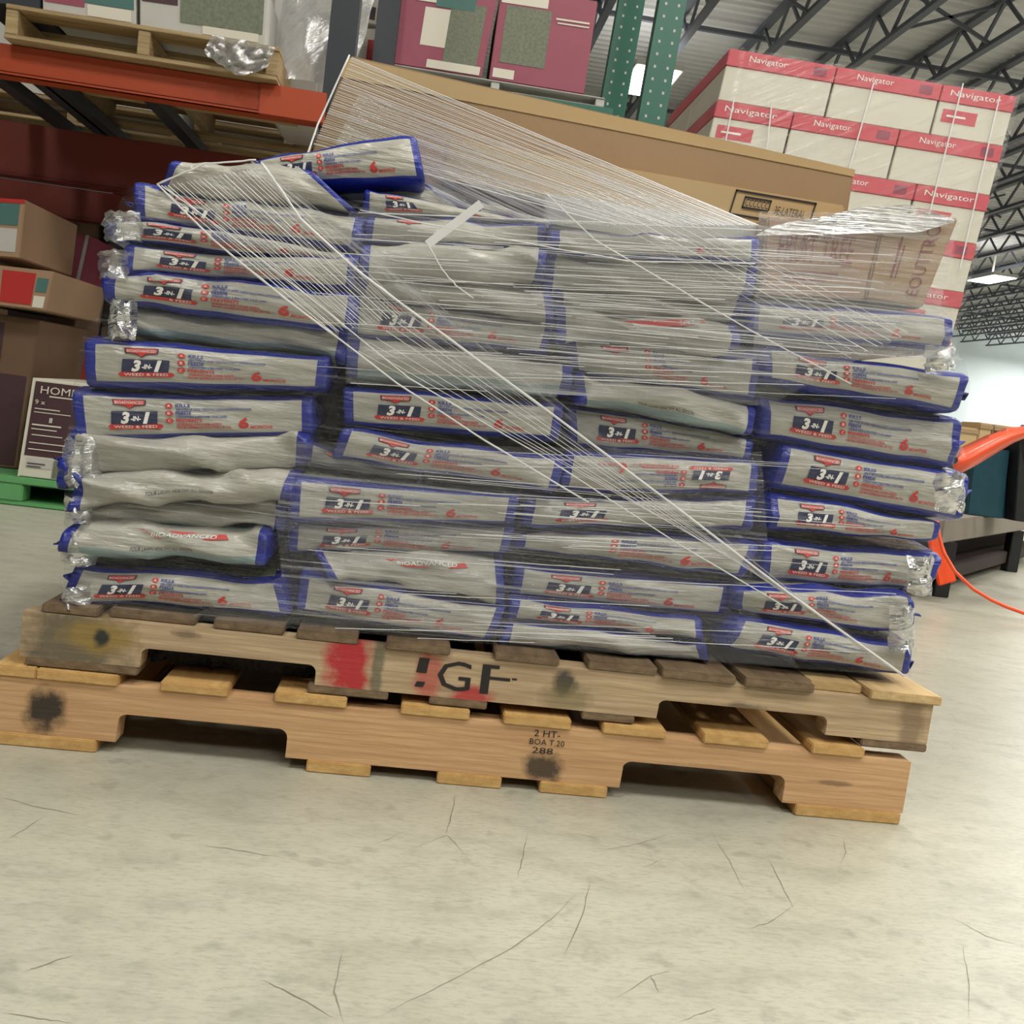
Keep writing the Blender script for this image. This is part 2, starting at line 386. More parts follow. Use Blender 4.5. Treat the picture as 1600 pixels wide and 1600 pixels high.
# roof deck of trapezoid ribs running along x
ZC = 6.5
mb = MB(); prof = []
y = -10.
while y < 46:
    for dy, dz in ((0, 0), (.09, 0), (.12, .06), (.19, .06)): prof.append((y+dy, ZC+.08+dz))
    y += .22
vs = [(x, a, b_) for a, b_ in prof for x in (-12, 36)]
mb.add(vs, [(2*i, 2*i+1, 2*i+3, 2*i+2) for i in range(len(prof)-1)])
ceiling = tag(mb.build('ceiling', M['deck']), kind='structure')
def truss(x, y0, y1, depth=.5, step=.55):
    mb = MB(); mb.bar((x, y0, ZC), (x, y1, ZC), .12, .07)
    top = mb.build('roof_joist', M['truss'], ceiling)
    mb = MB(); mb.bar((x, y0, ZC-depth), (x, y1, ZC-depth), .1, .06); mb.build('bottom_chord', M['truss'], top)
    mb = MB(); n = int((y1-y0)/step)
    for i in range(n):
        a, b_ = y0+i*step, y0+(i+1)*step
        z0, z1 = (ZC-depth, ZC) if i % 2 else (ZC, ZC-depth)
        mb.bar((x, a, z0), (x, b_, z1), .04)
    tag(mb.build('web', M['truss'], top), kind='stuff')
for i in range(-2, 18): truss(4.3+1.25*i, 1, 44.5)
mb = MB()
for yy in (10., 14.3, 18.5, 24., 31., 38.): mb.bar((-4, yy, ZC-.12), (30, yy, ZC-.12), .07, .06)
for i, yy in enumerate((12.2, 21., 27.)):
    for j in range(8):
        x = 3.05+i*.4+2.5*j; mb.bar((x, yy, ZC-.5), (x+1.25, yy, ZC), .04); mb.bar((x, yy, ZC), (x+1.25, yy, ZC-.5), .04)
mb.build('sprinkler_pipe', M['truss'], ceiling)
mb = MB(); mb.box(-12, 36, 45, 45.3, 0, ZC+.1); tag(mb.build('wall_far', M['wall']), kind='structure')
mb = MB(); mb.box(33, 33.3, -10, 45, 0, ZC+.1); tag(mb.build('wall_right', M['wall']), kind='structure')
mb = MB(); mb.tube([(-3, 17.5, 4.9), (px_x(1085, 150, 17.5), 17.5, 4.9)], .3, 16); mb.build('air_duct', M['duct'], ceiling)

# ceiling lamps (a case, a diffuser, the light they give and an added upward fill)
def lamp_proto():
    e = empty('ceiling_lamp')
    mb = MB(); mb.box(-.35, .35, -.7, .7, .02, .1); mb.box(-.02, .02, -.02, .02, .1, .9); mb.build('lamp_case', M['lamp_case'], e)
    mb = MB(); mb.box(-.32, .32, -.66, .66, 0, .02); mb.build('diffuser', M['lamp_face'], e)
    return e
lp = lamp_proto()
ld = bpy.data.lights.new('lamp_light', 'AREA'); ld.shape = 'RECTANGLE'; ld.size = .64; ld.size_y = 1.32; ld.energy = LAMP_POWER; ld.color = (1, .968, .90)
lu = ld.copy(); lu.energy = LAMP_POWER*.22
for i, (x, y) in enumerate(LAMPS):
    if i == 0: e = lp
    else:
        e = lp.copy(); C.objects.link(e)
        for ch in lp.children:
            c = ch.copy(); C.objects.link(c); c.parent = e
    e.location = (x, y, LAMP_Z)
    tag(e, 'bright rectangular lamp hung from the roof joists, some added unseen', 'lamp', 'rows of ceiling lamps')
    l = bpy.data.objects.new('lamp_light', ld); C.objects.link(l); l.parent = e; l.location = (0, 0, -.02)
    l = bpy.data.objects.new('deck_fill_light', lu); C.objects.link(l); l.parent = e; l.location = (0, 0, .13); l.rotation_euler = (math.pi, 0, 0)  # second light added facing up to brighten the roof deck

# ------------------------------------------------------------------ pallets
def stringer(mb, x0, x1, y0, y1, z0, z1, notch, nz, rr=.012):
    """notched stringer, side outline in x-z"""
    pts = [(x0, z0)]
    for a, b_ in notch:
        pts += [(a, z0), (a+.001, z0+nz-rr)]
        for k in range(1, 5):
            t = math.pi/2*k/4; pts.append((a+rr-rr*math.cos(t), z0+nz-rr+rr*math.sin(t)))
        for k in range(0, 5):
            t = math.pi/2*k/4; pts.append((b_-rr+rr*math.sin(t), z0+nz-rr+rr*math.cos(t)))
        pts += [(b_, z0)]
    pts += [(x1, z0), (x1, z1), (x0, z1)]
    n = len(pts)
    vs = [(a, y0, b_) for a, b_ in pts]+[(a, y1, b_) for a, b_ in pts]
    # strip the outline into quads along the top edge so the face stays clean
    fs = [tuple(range(n)), tuple(range(2*n-1, n-1, -1))]+[(i, (i+1) % n, n+(i+1) % n, n+i) for i in range(n)]
    mb.add(vs, fs)

K = srgb(38, 36, 32)
RED = srgb(176, 34, 46)
def sx(u, v): return px_x(u, v, 0)
wl = wood('new pine stringer', srgb(218, 180, 134), srgb(182, 140, 98), [(sx(72, 1105), .05, .027, .032, K, .95), (sx(850, 1195), .033, .028, .024, K, .88), (.33, .052, .1, .008, srgb(120, 90, 60), .35), (.5, .05, .03, .004, K, .5)], 1.2)
wl2 = wood('new pine board', srgb(214, 178, 116), srgb(180, 138, 80), (), .6, 'y')
wu = wood('weathered stringer', srgb(206, 182, 146), srgb(156, 132, 102),
          [(sx(110, 1000), .142, .075, .06, srgb(92, 86, 68), .85), (sx(150, 1000), .15, .05, .024, srgb(150, 124, 62), .75), (sx(156, 1004), .15, .011, .012, srgb(30, 40, 40), .95),
           (sx(545, 1035), .146, .032, .06, RED, .95), (sx(590, 1040), .142, .009, .06, srgb(60, 76, 60), .65), (sx(670, 1045), .14, .02, .04, RED, .6), (sx(735, 1085), .118, .03, .02, RED, .85),
           (sx(886, 1060), .152, .02, .018, srgb(42, 46, 44), .9), (sx(885, 1085), .128, .034, .03, srgb(104, 98, 62), .5), (.36, .142, .03, .008, srgb(60, 50, 42), .6),
           (.6, .14, .02, .05, srgb(112, 92, 70), .6), (sx(290, 1000), .165, .02, .006, srgb(70, 58, 46), .6)], .9)
wu2 = wood('weathered board', srgb(140, 118, 90), srgb(92, 74, 54), (), .8, 'y')
wu3 = wood('fresh pale board', srgb(212, 188, 138), srgb(178, 146, 98), (), .5, 'y')

# lower pallet: z 0 .. .104
low = tag(empty('wooden_pallet', (0, .5, 0)), 'new pale wood pallet lying on the concrete floor, under the weathered pallet', 'pallet')
LX0, LX1 = -.62, .607
zb, zs, zt = .016, .090, .104
nA = (px_x(182, 1140, 0), px_x(448, 1160, 0)); nB = (px_x(970, 1215, 0), px_x(1224, 1240, 0))
for yy in (0, .47, .94):
    mb = MB(); stringer(mb, LX0, LX1, yy, yy+.036, zb, zs, [nA, nB], .038)
    mb.build('stringer', wl, low)
for a, b_ in ((3, 56), (57, 183), (250, 355), (428, 540), (625, 732), (785, 890), (940, 1038), (1097, 1198), (1266, 1346)):
    x0, x1 = px_x(a, 1090+.09*(a-300), 0), px_x(b_, 1090+.09*(b_-300), 0)
    if a == 3: x0 = LX0
    if a == 1266: x1 = px_x(1348, 1185, 0)
    mb = MB(); mb.box(x0, x1, -.004, .98, zs, zt-.001*rs.random()); mb.build('deck_board', wl2, low, .0015)
for a, b_ in ((-8, 150), (478, 578), (682, 782), (842, 947), (1240, 1404)):
    x0, x1 = px_x(a, 1160+.09*a, 0), px_x(b_, 1160+.09*b_, 0)
    mb = MB(); mb.box(x0, x1, -.003, .98, 0, zb); mb.build('bottom_board', wl2, low, .0015)
# heat-treatment stamp
ff = Flat(); ff.text('2 HT-', .1, .85, .74, 1, 0); ff.text('BOA T.20', 0, 1, .4, .64, 0); ff.text('288', .1, .7, .05, .3, 0)
a, b_ = px_x(826, 1170, 0), px_x(880, 1175, 0)
ff.on_quad('stamp_print', [M['black_ink']], low, [(a, 0, .052), (b_, 0, .052), (b_, 0, .086), (a, 0, .086)])

# upper pallet: z .104 .. .19
upp = tag(empty('wooden_pallet', (.02, .5, .104)), 'weathered grey pallet with red paint and black stencil, directly under the bags', 'pallet')
UX0, UX1, UY = -.592, .628, .006
ub, us, ut = .1155, .1735, .1865
nA = (px_x(218, 1040, UY), px_x(491, 1072, UY)); nB = (px_x(1026, 1118, UY), px_x(1289, 1150, UY))
for yy in (UY, .48, .95):
    mb = MB(); stringer(mb, UX0, UX1, yy, yy+.036, ub, us, [nA, nB], .026, .01)
    mb.build('stringer', wu, upp)
for a, b_, m_, dy in ((62, 150, wu2, .01), (165, 300, wu2, .02), (330, 440, wu2, .015), (462, 557, wu2, .006), (602, 702, wu2, .0), (772, 872, wu2, .002), (918, 1025, wu2, .004), (1032, 1146, wu2, -.002),
                     (1160, 1268, wu2, -.003), (1271, 1352, wu3, .02), (1357, 1468, wu3, .0)):
    v = 965+.0935*(a-40)
    x0, x1 = px_x(a, v, UY), px_x(b_, v+.0935*(b_-a), UY)
    mb = MB(); mb.box(x0, x1, UY+dy-.006, .99, us, ut-.0015*rs.random()); mb.build('deck_board', m_, upp, .0015)
for a, b_ in ((40, 215), (480, 606), (670, 760), (908, 990), (1344, 1446)):
    v = 1035+.1*(a-40)
    x0, x1 = px_x(a, v, UY), px_x(b_, v+.1*(b_-a), UY)
    mb = MB(); mb.box(x0, x1, UY-.002, .99, .1045, ub); mb.build('bottom_board', wu2, upp, .0015)
ff = Flat()
def stencil(ff):
    ff.rect(.02, .14, .5, 1, 0, 1, 1, 2, .02); ff.rect(.02, .12, .02, .2, 0, 1, 1, 2, .02)           # broken I
    ff.text('G', .27, .66, 0, 1, 0, 1)
    ff.rect(.78, .88, 0, 1, 0, 1, 1, 2, .0); ff.rect(.88, .98, .88, 1, 0, 1); ff.rect(.88, 1.12, .5, .6, 0, 1); ff.rect(1.14, 1.2, .56, .62, 0, 1)
stencil(ff)
a, b_ = px_x(648, 1045, UY), px_x(782, 1055, UY)
ff.on_quad('stencil_print', [M['black_ink']], upp, [(a, UY, .126), (b_, UY, .126), (b_, UY, .166), (a, UY, .166)])

bk = tag(empty('plastic_sheet', (px_x(360, 1050, .1), .2, zt)), 'black crumpled plastic sheet squeezed between the two pallets, seen in the left notch', 'sheet')
mb = MB(); vs = []
xa, xb = px_x(226, 1050, .06), px_x(500, 1060, .06)
for a in range(15):
    for c in range(31):
        x_ = xa+(xb-xa)*c/30; t = a/14; nz = noise.noise(Vector((c*.5, a*.6, 4)))
        vs.append((x_, .07+.30*max(0, t-.3)+.006*nz, zt+.003+(.060*min(1, t/.3) if t < .3 else .060)*(.9+.1*nz)+.004*nz*(t < .1)))
mb.add(vs, [(a*31+c, a*31+c+1, (a+1)*31+c+1, (a+1)*31+c) for a in range(14) for c in range(30)]); mb.build('sheet_skin', mat('black plastic sheet', srgb(26, 26, 26), .5, bump=.8, bscale=90), bk, smooth=True)

# ------------------------------------------------------------------ bags
def print_templates():
    T = {}
    f = Flat()     # red shield badge with brand lettering
    f.poly([(.165, .9), (.305, .9), (.302, .78), (.255, .755), (.235, .68), (.215, .755), (.168, .78)], 2, 1)
    f.poly([(.17, .89), (.30, .89), (.297, .79), (.252, .765), (.235, .69), (.218, .765), (.173, .79)], 0, 1.6)
    f.text('BIOADVANCED', .176, .294, .80, .865, 1, 2.4)
    T['brand_badge'] = (f, ('red_ink', 'white_ink', 'navy_ink'))
    f = Flat()
    f.rect(.152, .345, .33, .64, 0, 1, 18, 7, .006)
    f.text('3', .195, .235, .355, .625, 1, 3, .25, .05); f.text('-IN-', .238, .28, .42, .53, 1, 3, .2, .04); f.text('1', .287, .32, .355, .625, 1, 3, .25, .05)
    f.poly([(.138, .29), (.15, .345), (.36, .345), (.372, .29), (.36, .235), (.15, .235)], 2, 1.6)
    f.text('WEED & FEED', .165, .345, .262, .32, 1, 2.4)
    T['title_plate'] = (f, ('navy_ink', 'white_ink', 'red_ink'))
    f = Flat()
    for y, t in ((.78, 'A'), (.6, 'B'), (.42, 'C')):
        f.disc(.398, y, .0165, .065, 0, 1); f.text(t, .392, .404, y-.032, y+.032, 1, 1.8)
    f.text('KILLS', .425, .487, .75, .83, 2, 1, 0, .035); f.text('200+ TYPES OF LISTED WEEDS INCLUDING DANDELION & CLOVER', .428, .745, .67, .725, 2, 1, 0, .03)
    f.text('FEEDS', .425, .49, .57, .65, 2, 1, 0, .035); f.text('STRENGTHENS & BEAUTIFIES YOUR LAWN', .428, .64, .49, .545, 2, 1, 0, .03)
    f.text('PREVENTS', .425, .535, .385, .465, 0, 1, 0, .035); f.text('CRABGRASS AND OTHER WEEDS', .425, .615, .3, .36, 0, 1, 0, .03)
    f.text('FROM GERMINATING FOR UP TO', .425, .655, .225, .28, 0, 1, 0, .03)
    T['claims_print'] = (f, ('red_ink', 'white_ink', 'blue_ink'))
    f = Flat(); f.text('6', .686, .732, .21, .49, 0, 1, .05, .035); f.text('MONTHS', .738, .832, .21, .29, 0, 1, 0, .03)
    T['months_print'] = (f, ('red_ink',))
    return T
TPL = print_templates()
fplain = Flat()
fplain.poly([(.36, .93), (.78, .95), (.8, .8), (.7, .72), (.46, .72)], 0, 1); fplain.text('BIOADVANCED', .42, .74, .78, .9, 1, 2, .1)
fsmall = Flat(); fsmall.text('YOUR LAWN HEALTHY ALL SEASON', .34, .64, .3, .42, 0, 1)

NS, NF, NT = 34, 12, 9
def make_bag(q, y0, style, depth, seed, label, wr=1.0, taper=.88, flip=False, badge=False, small=False, tabs='', bulge=.013, group=None, gone=()):
    """q: pixel corners TL,TR,BR,BL of the outward face"""
    TL, TR, BR, BL = [at(u, v, y0) for u, v in q]
    tl_, tr_ = TL-BL, TR-BR; TL = TL+tl_*.07; TR = TR+tr_*.07; BL = BL-tl_*.06; BR = BR-tr_*.06
    wr *= 1.25 if wr > .6 else 1
    rg = random.Random(seed)
    # ring in (p,q): front (bottom->top), top (front->back), back, bottom
    ring = [(-1, -1+2*j/NF) for j in range(NF)]+[(-1+2*j/NT, 1) for j in range(NT)]+[(1, 1-2*j/5) for j in range(5)]+[(1-2*j/NT, -1) for j in range(NT)]
    ringv = [j/NF for j in range(NF)]+[1+j/NT for j in range(NT)]+[2+j/5 for j in range(5)]+[3+j/NT for j in range(NT)]
    nr = len(ring); ss = [.5-.5*math.cos(math.pi*(.06+.88*i/(NS-1))) for i in range(NS)]
    ss = [(s_-ss[0])/(ss[-1]-ss[0]) for s_ in ss]
    ex = 9.0
    off = Vector((rg.uniform(0, 50), rg.uniform(0, 50), rg.uniform(0, 50)))
    verts = []; L = np.linalg.norm(TR-TL); G = np.zeros((NS, NF+1, 3))
    for i, s_ in enumerate(ss):
        b_ = BL*(1-s_)+BR*s_; t_ = TL*(1-s_)+TR*s_
        e = min(s_, 1-s_)/.09
        tp = 1 if e >= 1 else taper+(1-taper)*math.sqrt(max(0, 1-(1-e)**2))
        wv = wr*.0035*noise.noise(Vector((s_*4.5, seed*1.37, 2.1))); wv2 = wr*.0035*noise.noise(Vector((s_*4.5, seed*1.91, 7.7)))
        b_ = b_+np.array([0, 0, wv]); t_ = t_+np.array([0, 0, wv2])
        row = []
        for j, (p, q_) in enumerate(ring):
            k = (abs(p)**ex+abs(q_)**ex)**(1/ex); pp, qq = p/k, q_/k
            if abs(q_) == 1 and abs(p) < 1: qq = q_*(1+.05*(1-p*p))       # slight crown
            qv = .5+.5*qq*tp
            P = b_*(1-qv)+t_*qv
            yy = depth/2+pp*depth/2*(.97+.03*tp)
            if p == -1: yy -= bulge*math.sin(math.pi*s_)**.5*(1-q_*q_)
            x, z = P[0], P[2]
            v3 = Vector((x, yy, z))*1.0
            w1 = noise.noise(Vector((v3.x*9, v3.y*7, v3.z*16))+off); w2 = noise.noise(Vector((v3.x*26, v3.y*20, v3.z*50))+off*1.7)
            w3 = 1-abs(noise.noise(Vector((v3.x*7+v3.z*22, v3.y*6, v3.z*9-v3.x*5))+off*.6))*3
            amp = wr*(.004*w1+(.0016 if p > -1 else .0005)*w2+(.0035 if style == 'printed' else .006)*max(0, w3-.2))
            edge = 1+1.4*max(0, 1-min(s_, 1-s_)/.12)
            row.append((x+pp*0, y0+yy-amp*edge*(-pp if abs(pp) > .5 else .3), z+amp*edge*.55*qq+.002*wr*w1))
        verts += row
        for j in range(NF+1): G[i, j] = row[j]
    faces = []; uvs = []
    for i in range(NS-1):
        for j in range(nr):
            k = (j+1) % nr; faces.append((i*nr+j, i*nr+k, (i+1)*nr+k, (i+1)*nr+j))
            v0 = ringv[j]+1e-4; v1 = (ringv[k] if k else 4.0)-1e-4
            uvs += [(ss[i], v0), (ss[i], v1), (ss[i+1], v1), (ss[i+1], v0)]
    for i in (0, NS-1):
        base = i*nr; c = np.mean(verts[base:base+nr], axis=0)+np.array([(-.006 if i == 0 else .006), 0, 0]); verts.append(tuple(c)); ci = len(verts)-1
        for j in range(nr):
            k = (j+1) % nr; f_ = (base+k, base+j, ci) if i == 0 else (base+j, base+k, ci)
            faces.append(f_); uvs += [(0., .5)]*3
    root = tag(empty('garden_bag', (float((BL[0]+BR[0])/2), y0+depth/2, float(min(BL[2], BR[2])))), label, 'bag', group)
    me = bpy.data.meshes.new('bag_body'); me.from_pydata(verts, [], faces)
    ul = me.uv_layers.new(name='UVMap'); ul.data.foreach_set('uv', [c for p in uvs for c in p])
    me.materials.append(M['bag_'+style]); me.polygons.foreach_set('use_smooth', [True]*len(faces)); me.update()
    o = bpy.data.objects.new('bag_body', me); C.objects.link(o); put(o, root)
    # prints, pressed on to the outward face
    sa = np.array(ss)
    def press(fl, name, mats):
        V = np.array(fl.v); s_ = V[:, 0].copy(); v_ = .245+(V[:, 1]-.21)*.83
        if flip: s_, v_ = 1-s_, 1-v_
        s_ = np.clip(s_, 0, .9999); v_ = np.clip(v_, 0, .9999)
        i = np.clip(np.searchsorted(sa, s_, side='right')-1, 0, NS-2); a = ((s_-sa[i])/(sa[i+1]-sa[i]))[:, None]
        jj = (v_*NF).astype(int); b_ = (v_*NF-jj)[:, None]
        P = G[i, jj]*(1-a)*(1-b_)+G[i+1, jj]*a*(1-b_)+G[i+1, jj+1]*a*b_+G[i, jj+1]*(1-a)*b_
        P[:, 1] -= .0004+.0009*np.array(fl.h)
        fl.link(P, name, [M[x] for x in mats], root)
    if style == 'printed':
        for nm, (fl, ms) in TPL.items():
            if nm not in gone: press(fl, nm, ms)
    if badge: press(fplain, 'brand_badge', ('red_ink', 'white_ink'))
    if small: press(fsmall, 'small_print', ('black_ink',))
    # crimped end seals that stick out of the side
    for sd in tabs:
        A, B = ((BL, TL) if sd in 'l' else (BR, TR)); sg = -1 if sd == 'l' else 1
        mid = (A+B)/2; h = abs(B[2]-A[2]); mb = MB(); n1, n2 = 12, 4; vs = []
        reach = rg.uniform(.016, .03); droop = rg.uniform(-.012, .008)
        for a in range(n1+1):
            for c in range(n2+1):
                t = a/n1; w = c/n2
                nz = noise.noise(Vector((t*5, w*3, seed*.7)))
                vs.append((mid[0]+sg*(-.008+reach*w*(.75+.5*nz)), y0+.004+t*(depth*.8), mid[2]+droop*w+h*.22*(nz+.4*math.sin(t*9+seed))*w+h*.2*(1-w)*math.sin(t*7)))
        m1 = len(vs); vs += [(x, y_, z+.002) for x, y_, z in vs]
        id_ = lambda a, c: a*(n2+1)+c
        fs = []
        for a in range(n1):
            for c in range(n2):
                q4 = (id_(a, c), id_(a+1, c), id_(a+1, c+1), id_(a, c+1)); fs += [q4, tuple(m1+x for x in reversed(q4))]
        for a in range(n1): fs.append((id_(a, n2), id_(a+1, n2), m1+id_(a+1, n2), m1+id_(a, n2)))
        for c in range(n2): fs += [(id_(0, c), id_(0, c+1), m1+id_(0, c+1), m1+id_(0, c)), (id_(n1, c+1), id_(n1, c), m1+id_(n1, c), m1+id_(n1, c+1))]
        mb.add(vs, fs); mb.build('end_seal', M['blue_film'], root, smooth=True)
    return root

COLS = {'first': 'leftmost stack', 'second': 'second stack from the left', 'third': 'third stack from the left', 'fourth': 'rightmost stack'}
P_, L_, T_ = 'printed', 'plain', 'teal'
BAGS = {
 'first': [
  ((395, 252), (650, 207), (665, 285), (400, 290), P_, dict(y=.06, wr=.8, depth=.3, taper=.8)),
  ((282, 257), (480, 268), (560, 330), (248, 292), L_, dict(y=.045, wr=1.5)),
  ((213, 290), (572, 334), (562, 394), (215, 346), P_, dict(tabs='l', wr=1.2)),
  ((166, 344), (556, 398), (556, 416), (166, 378), P_, dict(tabs='l', wr=1.6, y=.045)),
  ((196, 380), (562, 410), (556, 452), (196, 426), P_, dict(tabs='l', wr=1.4)),
  ((165, 428), (562, 456), (556, 520), (165, 472), P_, dict(tabs='l', wr=1.8, taper=.75)),
  ((182, 482), (550, 520), (542, 560), (195, 522), T_, dict(tabs='l', wr=1.6)),
  ((131, 527), (514, 560), (508, 610), (134, 605), P_, dict(wr=.5, taper=.97, bulge=.006)),
  ((112, 612), (488, 620), (488, 682), (122, 690), P_, dict(wr=.5, taper=.97, bulge=.006)),
  ((102, 692), (485, 684), (480, 728), (92, 746), L_, dict(tabs='l', wr=2.0)),
  ((118, 748), (470, 730), (455, 776), (112, 790), L_, dict(tabs='l', wr=2.0, small=True)),
  ((112, 790), (450, 776), (446, 822), (112, 818), L_, dict(tabs='l', wr=1.6, y=.04)),
  ((112, 818), (422, 830), (416, 880), (92, 864), T_, dict(tabs='l', wr=1.3, badge=True, small=True)),
  ((122, 886), (440, 906), (456, 962), (92, 940), P_, dict(tabs='l', wr=1.2))],
 'second': [
  ((480, 284), (662, 290), (740, 336), (560, 322), P_, dict(y=.09, wr=.8, gone=('title_plate', 'claims_print', 'brand_badge', 'months_print'))),
  ((570, 302), (748, 328), (846, 352), (565, 336), P_, dict(y=.05, wr=1.0, gone=('claims_print',))),
  ((575, 336), (852, 352), (852, 392), (568, 380), P_, dict(wr=1.3, gone=('title_plate', 'claims_print', 'months_print'))),
  ((565, 380), (856, 392), (848, 440), (562, 438), L_, dict(wr=1.3)),
  ((558, 438), (862, 446), (868, 500), (555, 458), L_, dict(wr=1.6, y=.042)),
  ((550, 458), (866, 512), (852, 556), (545, 526), P_, dict(wr=1.2)),
  ((545, 527), (896, 572), (888, 616), (540, 592), T_, dict(wr=1.2)),
  ((536, 604), (882, 632), (872, 690), (538, 664), P_, dict(wr=.5, taper=.97, bulge=.006)),
  ((536, 668), (884, 716), (870, 768), (516, 718), P_, dict(wr=1.0)),
  ((480, 700), (660, 738), (660, 752), (466, 726), P_, dict(wr=1.4, y=.055, gone=('claims_print', 'months_print', 'title_plate'))),
  ((455, 746), (812, 776), (802, 820), (452, 815), P_, dict(wr=.5, taper=.97, bulge=.006)),
  ((452, 816), (804, 822), (792, 866), (450, 862), P_, dict(wr=.9)),
  ((490, 866), (790, 868), (788, 938), (520, 892), L_, dict(wr=1.6, badge=True)),
  ((470, 896), (792, 946), (766, 1003), (462, 956), P_, dict(wr=.8))],
 'third': [
  ((745, 314), (862, 346), (862, 362), (745, 342), P_, dict(y=.06, wr=.8, gone=('title_plate', 'months_print', 'brand_badge'))),
  ((860, 356), (1186, 376), (1182, 416), (856, 392), P_, dict(wr=1.4, gone=('title_plate', 'claims_print', 'brand_badge'))),
  ((852, 394), (1180, 416), (1166, 472), (846, 452), L_, dict(wr=1.4)),
  ((862, 454), (1162, 472), (1152, 506), (866, 486), L_, dict(wr=1.2, y=.045)),
  ((866, 486), (1152, 506), (1142, 550), (870, 520), L_, dict(wr=2.2, y=.024, badge=True)),
  ((884, 530), (1186, 560), (1180, 630), (892, 584), P_, dict(wr=1.2, gone=('title_plate',))),
  ((896, 590), (1182, 640), (1170, 680), (902, 626), T_, dict(wr=1.5, small=True)),
  ((886, 632), (1180, 682), (1170, 718), (890, 700), P_, dict(wr=.7, y=.045)),
  ((884, 706), (1186, 718), (1180, 772), (872, 770), P_, dict(wr=.7, flip=True)),
  ((822, 776), (1182, 778), (1170, 826), (812, 822), P_, dict(wr=1.2, gone=('claims_print', 'months_print'))),
  ((808, 824), (1188, 848), (1166, 902), (802, 858), P_, dict(wr=1.2, gone=('title_plate', 'brand_badge'))),
  ((804, 884), (1146, 914), (1136, 964), (796, 930), P_, dict(wr=.6)),
  ((800, 934), (1098, 968), (1098, 1000), (790, 966), P_, dict(wr=1.1)),
  ((788, 970), (1100, 1002), (1108, 1034), (778, 1002), P_, dict(wr=1.3, gone=('title_plate', 'claims_print', 'brand_badge', 'months_print')))],
 'fourth': [
  ((1172, 470), (1486, 496), (1482, 548), (1168, 520), P_, dict(wr=.9, gone=('brand_badge',))),
  ((1190, 540), (1512, 590), (1496, 648), (1192, 594), P_, dict(wr=.9, tabs='r')),
  ((1186, 616), (1502, 656), (1490, 734), (1186, 684), P_, dict(wr=.8, tabs='r')),
  ((1222, 694), (1516, 742), (1502, 816), (1204, 762), P_, dict(wr=.6, tabs='r', taper=.95)),
  ((1202, 772), (1470, 816), (1464, 846), (1198, 828), P_, dict(wr=1.2)),
  ((1190, 848), (1470, 868), (1452, 926), (1186, 906), P_, dict(wr=.9, tabs='r')),
  ((1146, 920), (1432, 928), (1426, 990), (1150, 960), P_, dict(wr=1.3, tabs='r', gone=('months_print',))),
  ((1154, 964), (1426, 1008), (1420, 1056), (1122, 1012), P_, dict(wr=1.0, tabs='r'))],
}
ORD = ['top', 'second', 'third', 'fourth', 'fifth', 'sixth', 'seventh', 'eighth', 'ninth', 'tenth', 'eleventh', 'twelfth', 'thirteenth', 'bottom']
sd = 11
for ck, lst in BAGS.items():
    for i, (tl, tr, br, bl, st, kw) in enumerate(lst):
        kw = dict(kw); y0 = kw.pop('y', .032)+{'first': 0, 'second': .004, 'third': .012, 'fourth': .02}[ck]
        o_ = 'bottom' if i == len(lst)-1 else ORD[i]
        look = {P_: 'white bag with blue edges', L_: 'plain off-white crumpled bag', T_: 'off-white bag with a teal hem'}[st]
        if kw.get('flip'): look = 'white bag with upside-down print'
        where = '%s, %s' % (('topmost' if o_ == 'top' else 'lowest' if o_ == 'bottom' else o_+' from the top'), COLS[ck])
        sd += 1; y0 += random.Random(sd*3).uniform(-.010, .026)
        make_bag((tl, tr, br, bl), y0, st, kw.pop('depth', .42), sd, look+', '+where, group='lawn bags stacked on the pallet', **kw)

rear = make_bag(((200, 560), (480, 590), (478, 650), (198, 620)), .50, 'printed', .42, 99, 'white bag with blue edges in the rear row, behind the front stacks', wr=1.0, group='bags in the rear row', gone=tuple(TPL))
rear_w = .292; k_ = 0
base0 = rear.location.copy()
for c in range(4):
    for r_ in range(8 if c < 3 else 6):
        if k_ == 0: e = rear
        else:
            e = rear.copy(); C.objects.link(e)
            for ch in rear.children:
                q = ch.copy(); C.objects.link(q); q.parent = e; q.matrix_parent_inverse = ch.matrix_parent_inverse.copy()
        e.location = (UX0+.16+c*rear_w, .73, ut+.004+r_*.0645); e.rotation_euler = (0, 0, math.pi if (r_+c) % 2 else 0)
        k_ += 1

# ------------------------------------------------------------------ cartons
def carton(name, label, q, y, depth, m, cat='box', prints=(), back=None, tape=None, group=None, bevel=.003, parent=None, lift=(0, 0)):
    """q: pixel corners TL,TR,BR,BL of the near face on plane y; depth straight back"""
    TL, TR, BR, BL = [at(u, v, y) for u, v in q]
    d = np.array([lift[0], depth, lift[1]])
    root = parent or tag(empty(name, ((BL+BR)/2+d/2)*np.array([1, 1, 0])+np.array([0, 0, min(BL[2], BR[2])])), label, cat, group)
    mb = MB(); mb.hexa([BL, BR, TR, TL]+[p+d for p in (BL, BR, TR, TL)])
    mb.build('carton_body', m, root, bevel)
    for nm, fl, ms in prints:
        fl.on_quad(nm, [M[x] for x in ms], root, [BL, BR, TR, TL], .0012)
    if tape:
        e = .0015; mb = MB(); T0 = TL*(.5)+TR*.5; w = (TR-TL)/np.linalg.norm(TR-TL)*.025; up = np.array([0, 0, e])
        mb.hexa([T0-w+up*0-d*.001, T0+w-d*.001, T0+w+up, T0-w+up, T0-w+d, T0+w+d, T0+w+d+up, T0-w+d+up]); mb.build('tape', M[tape], root)
    return root

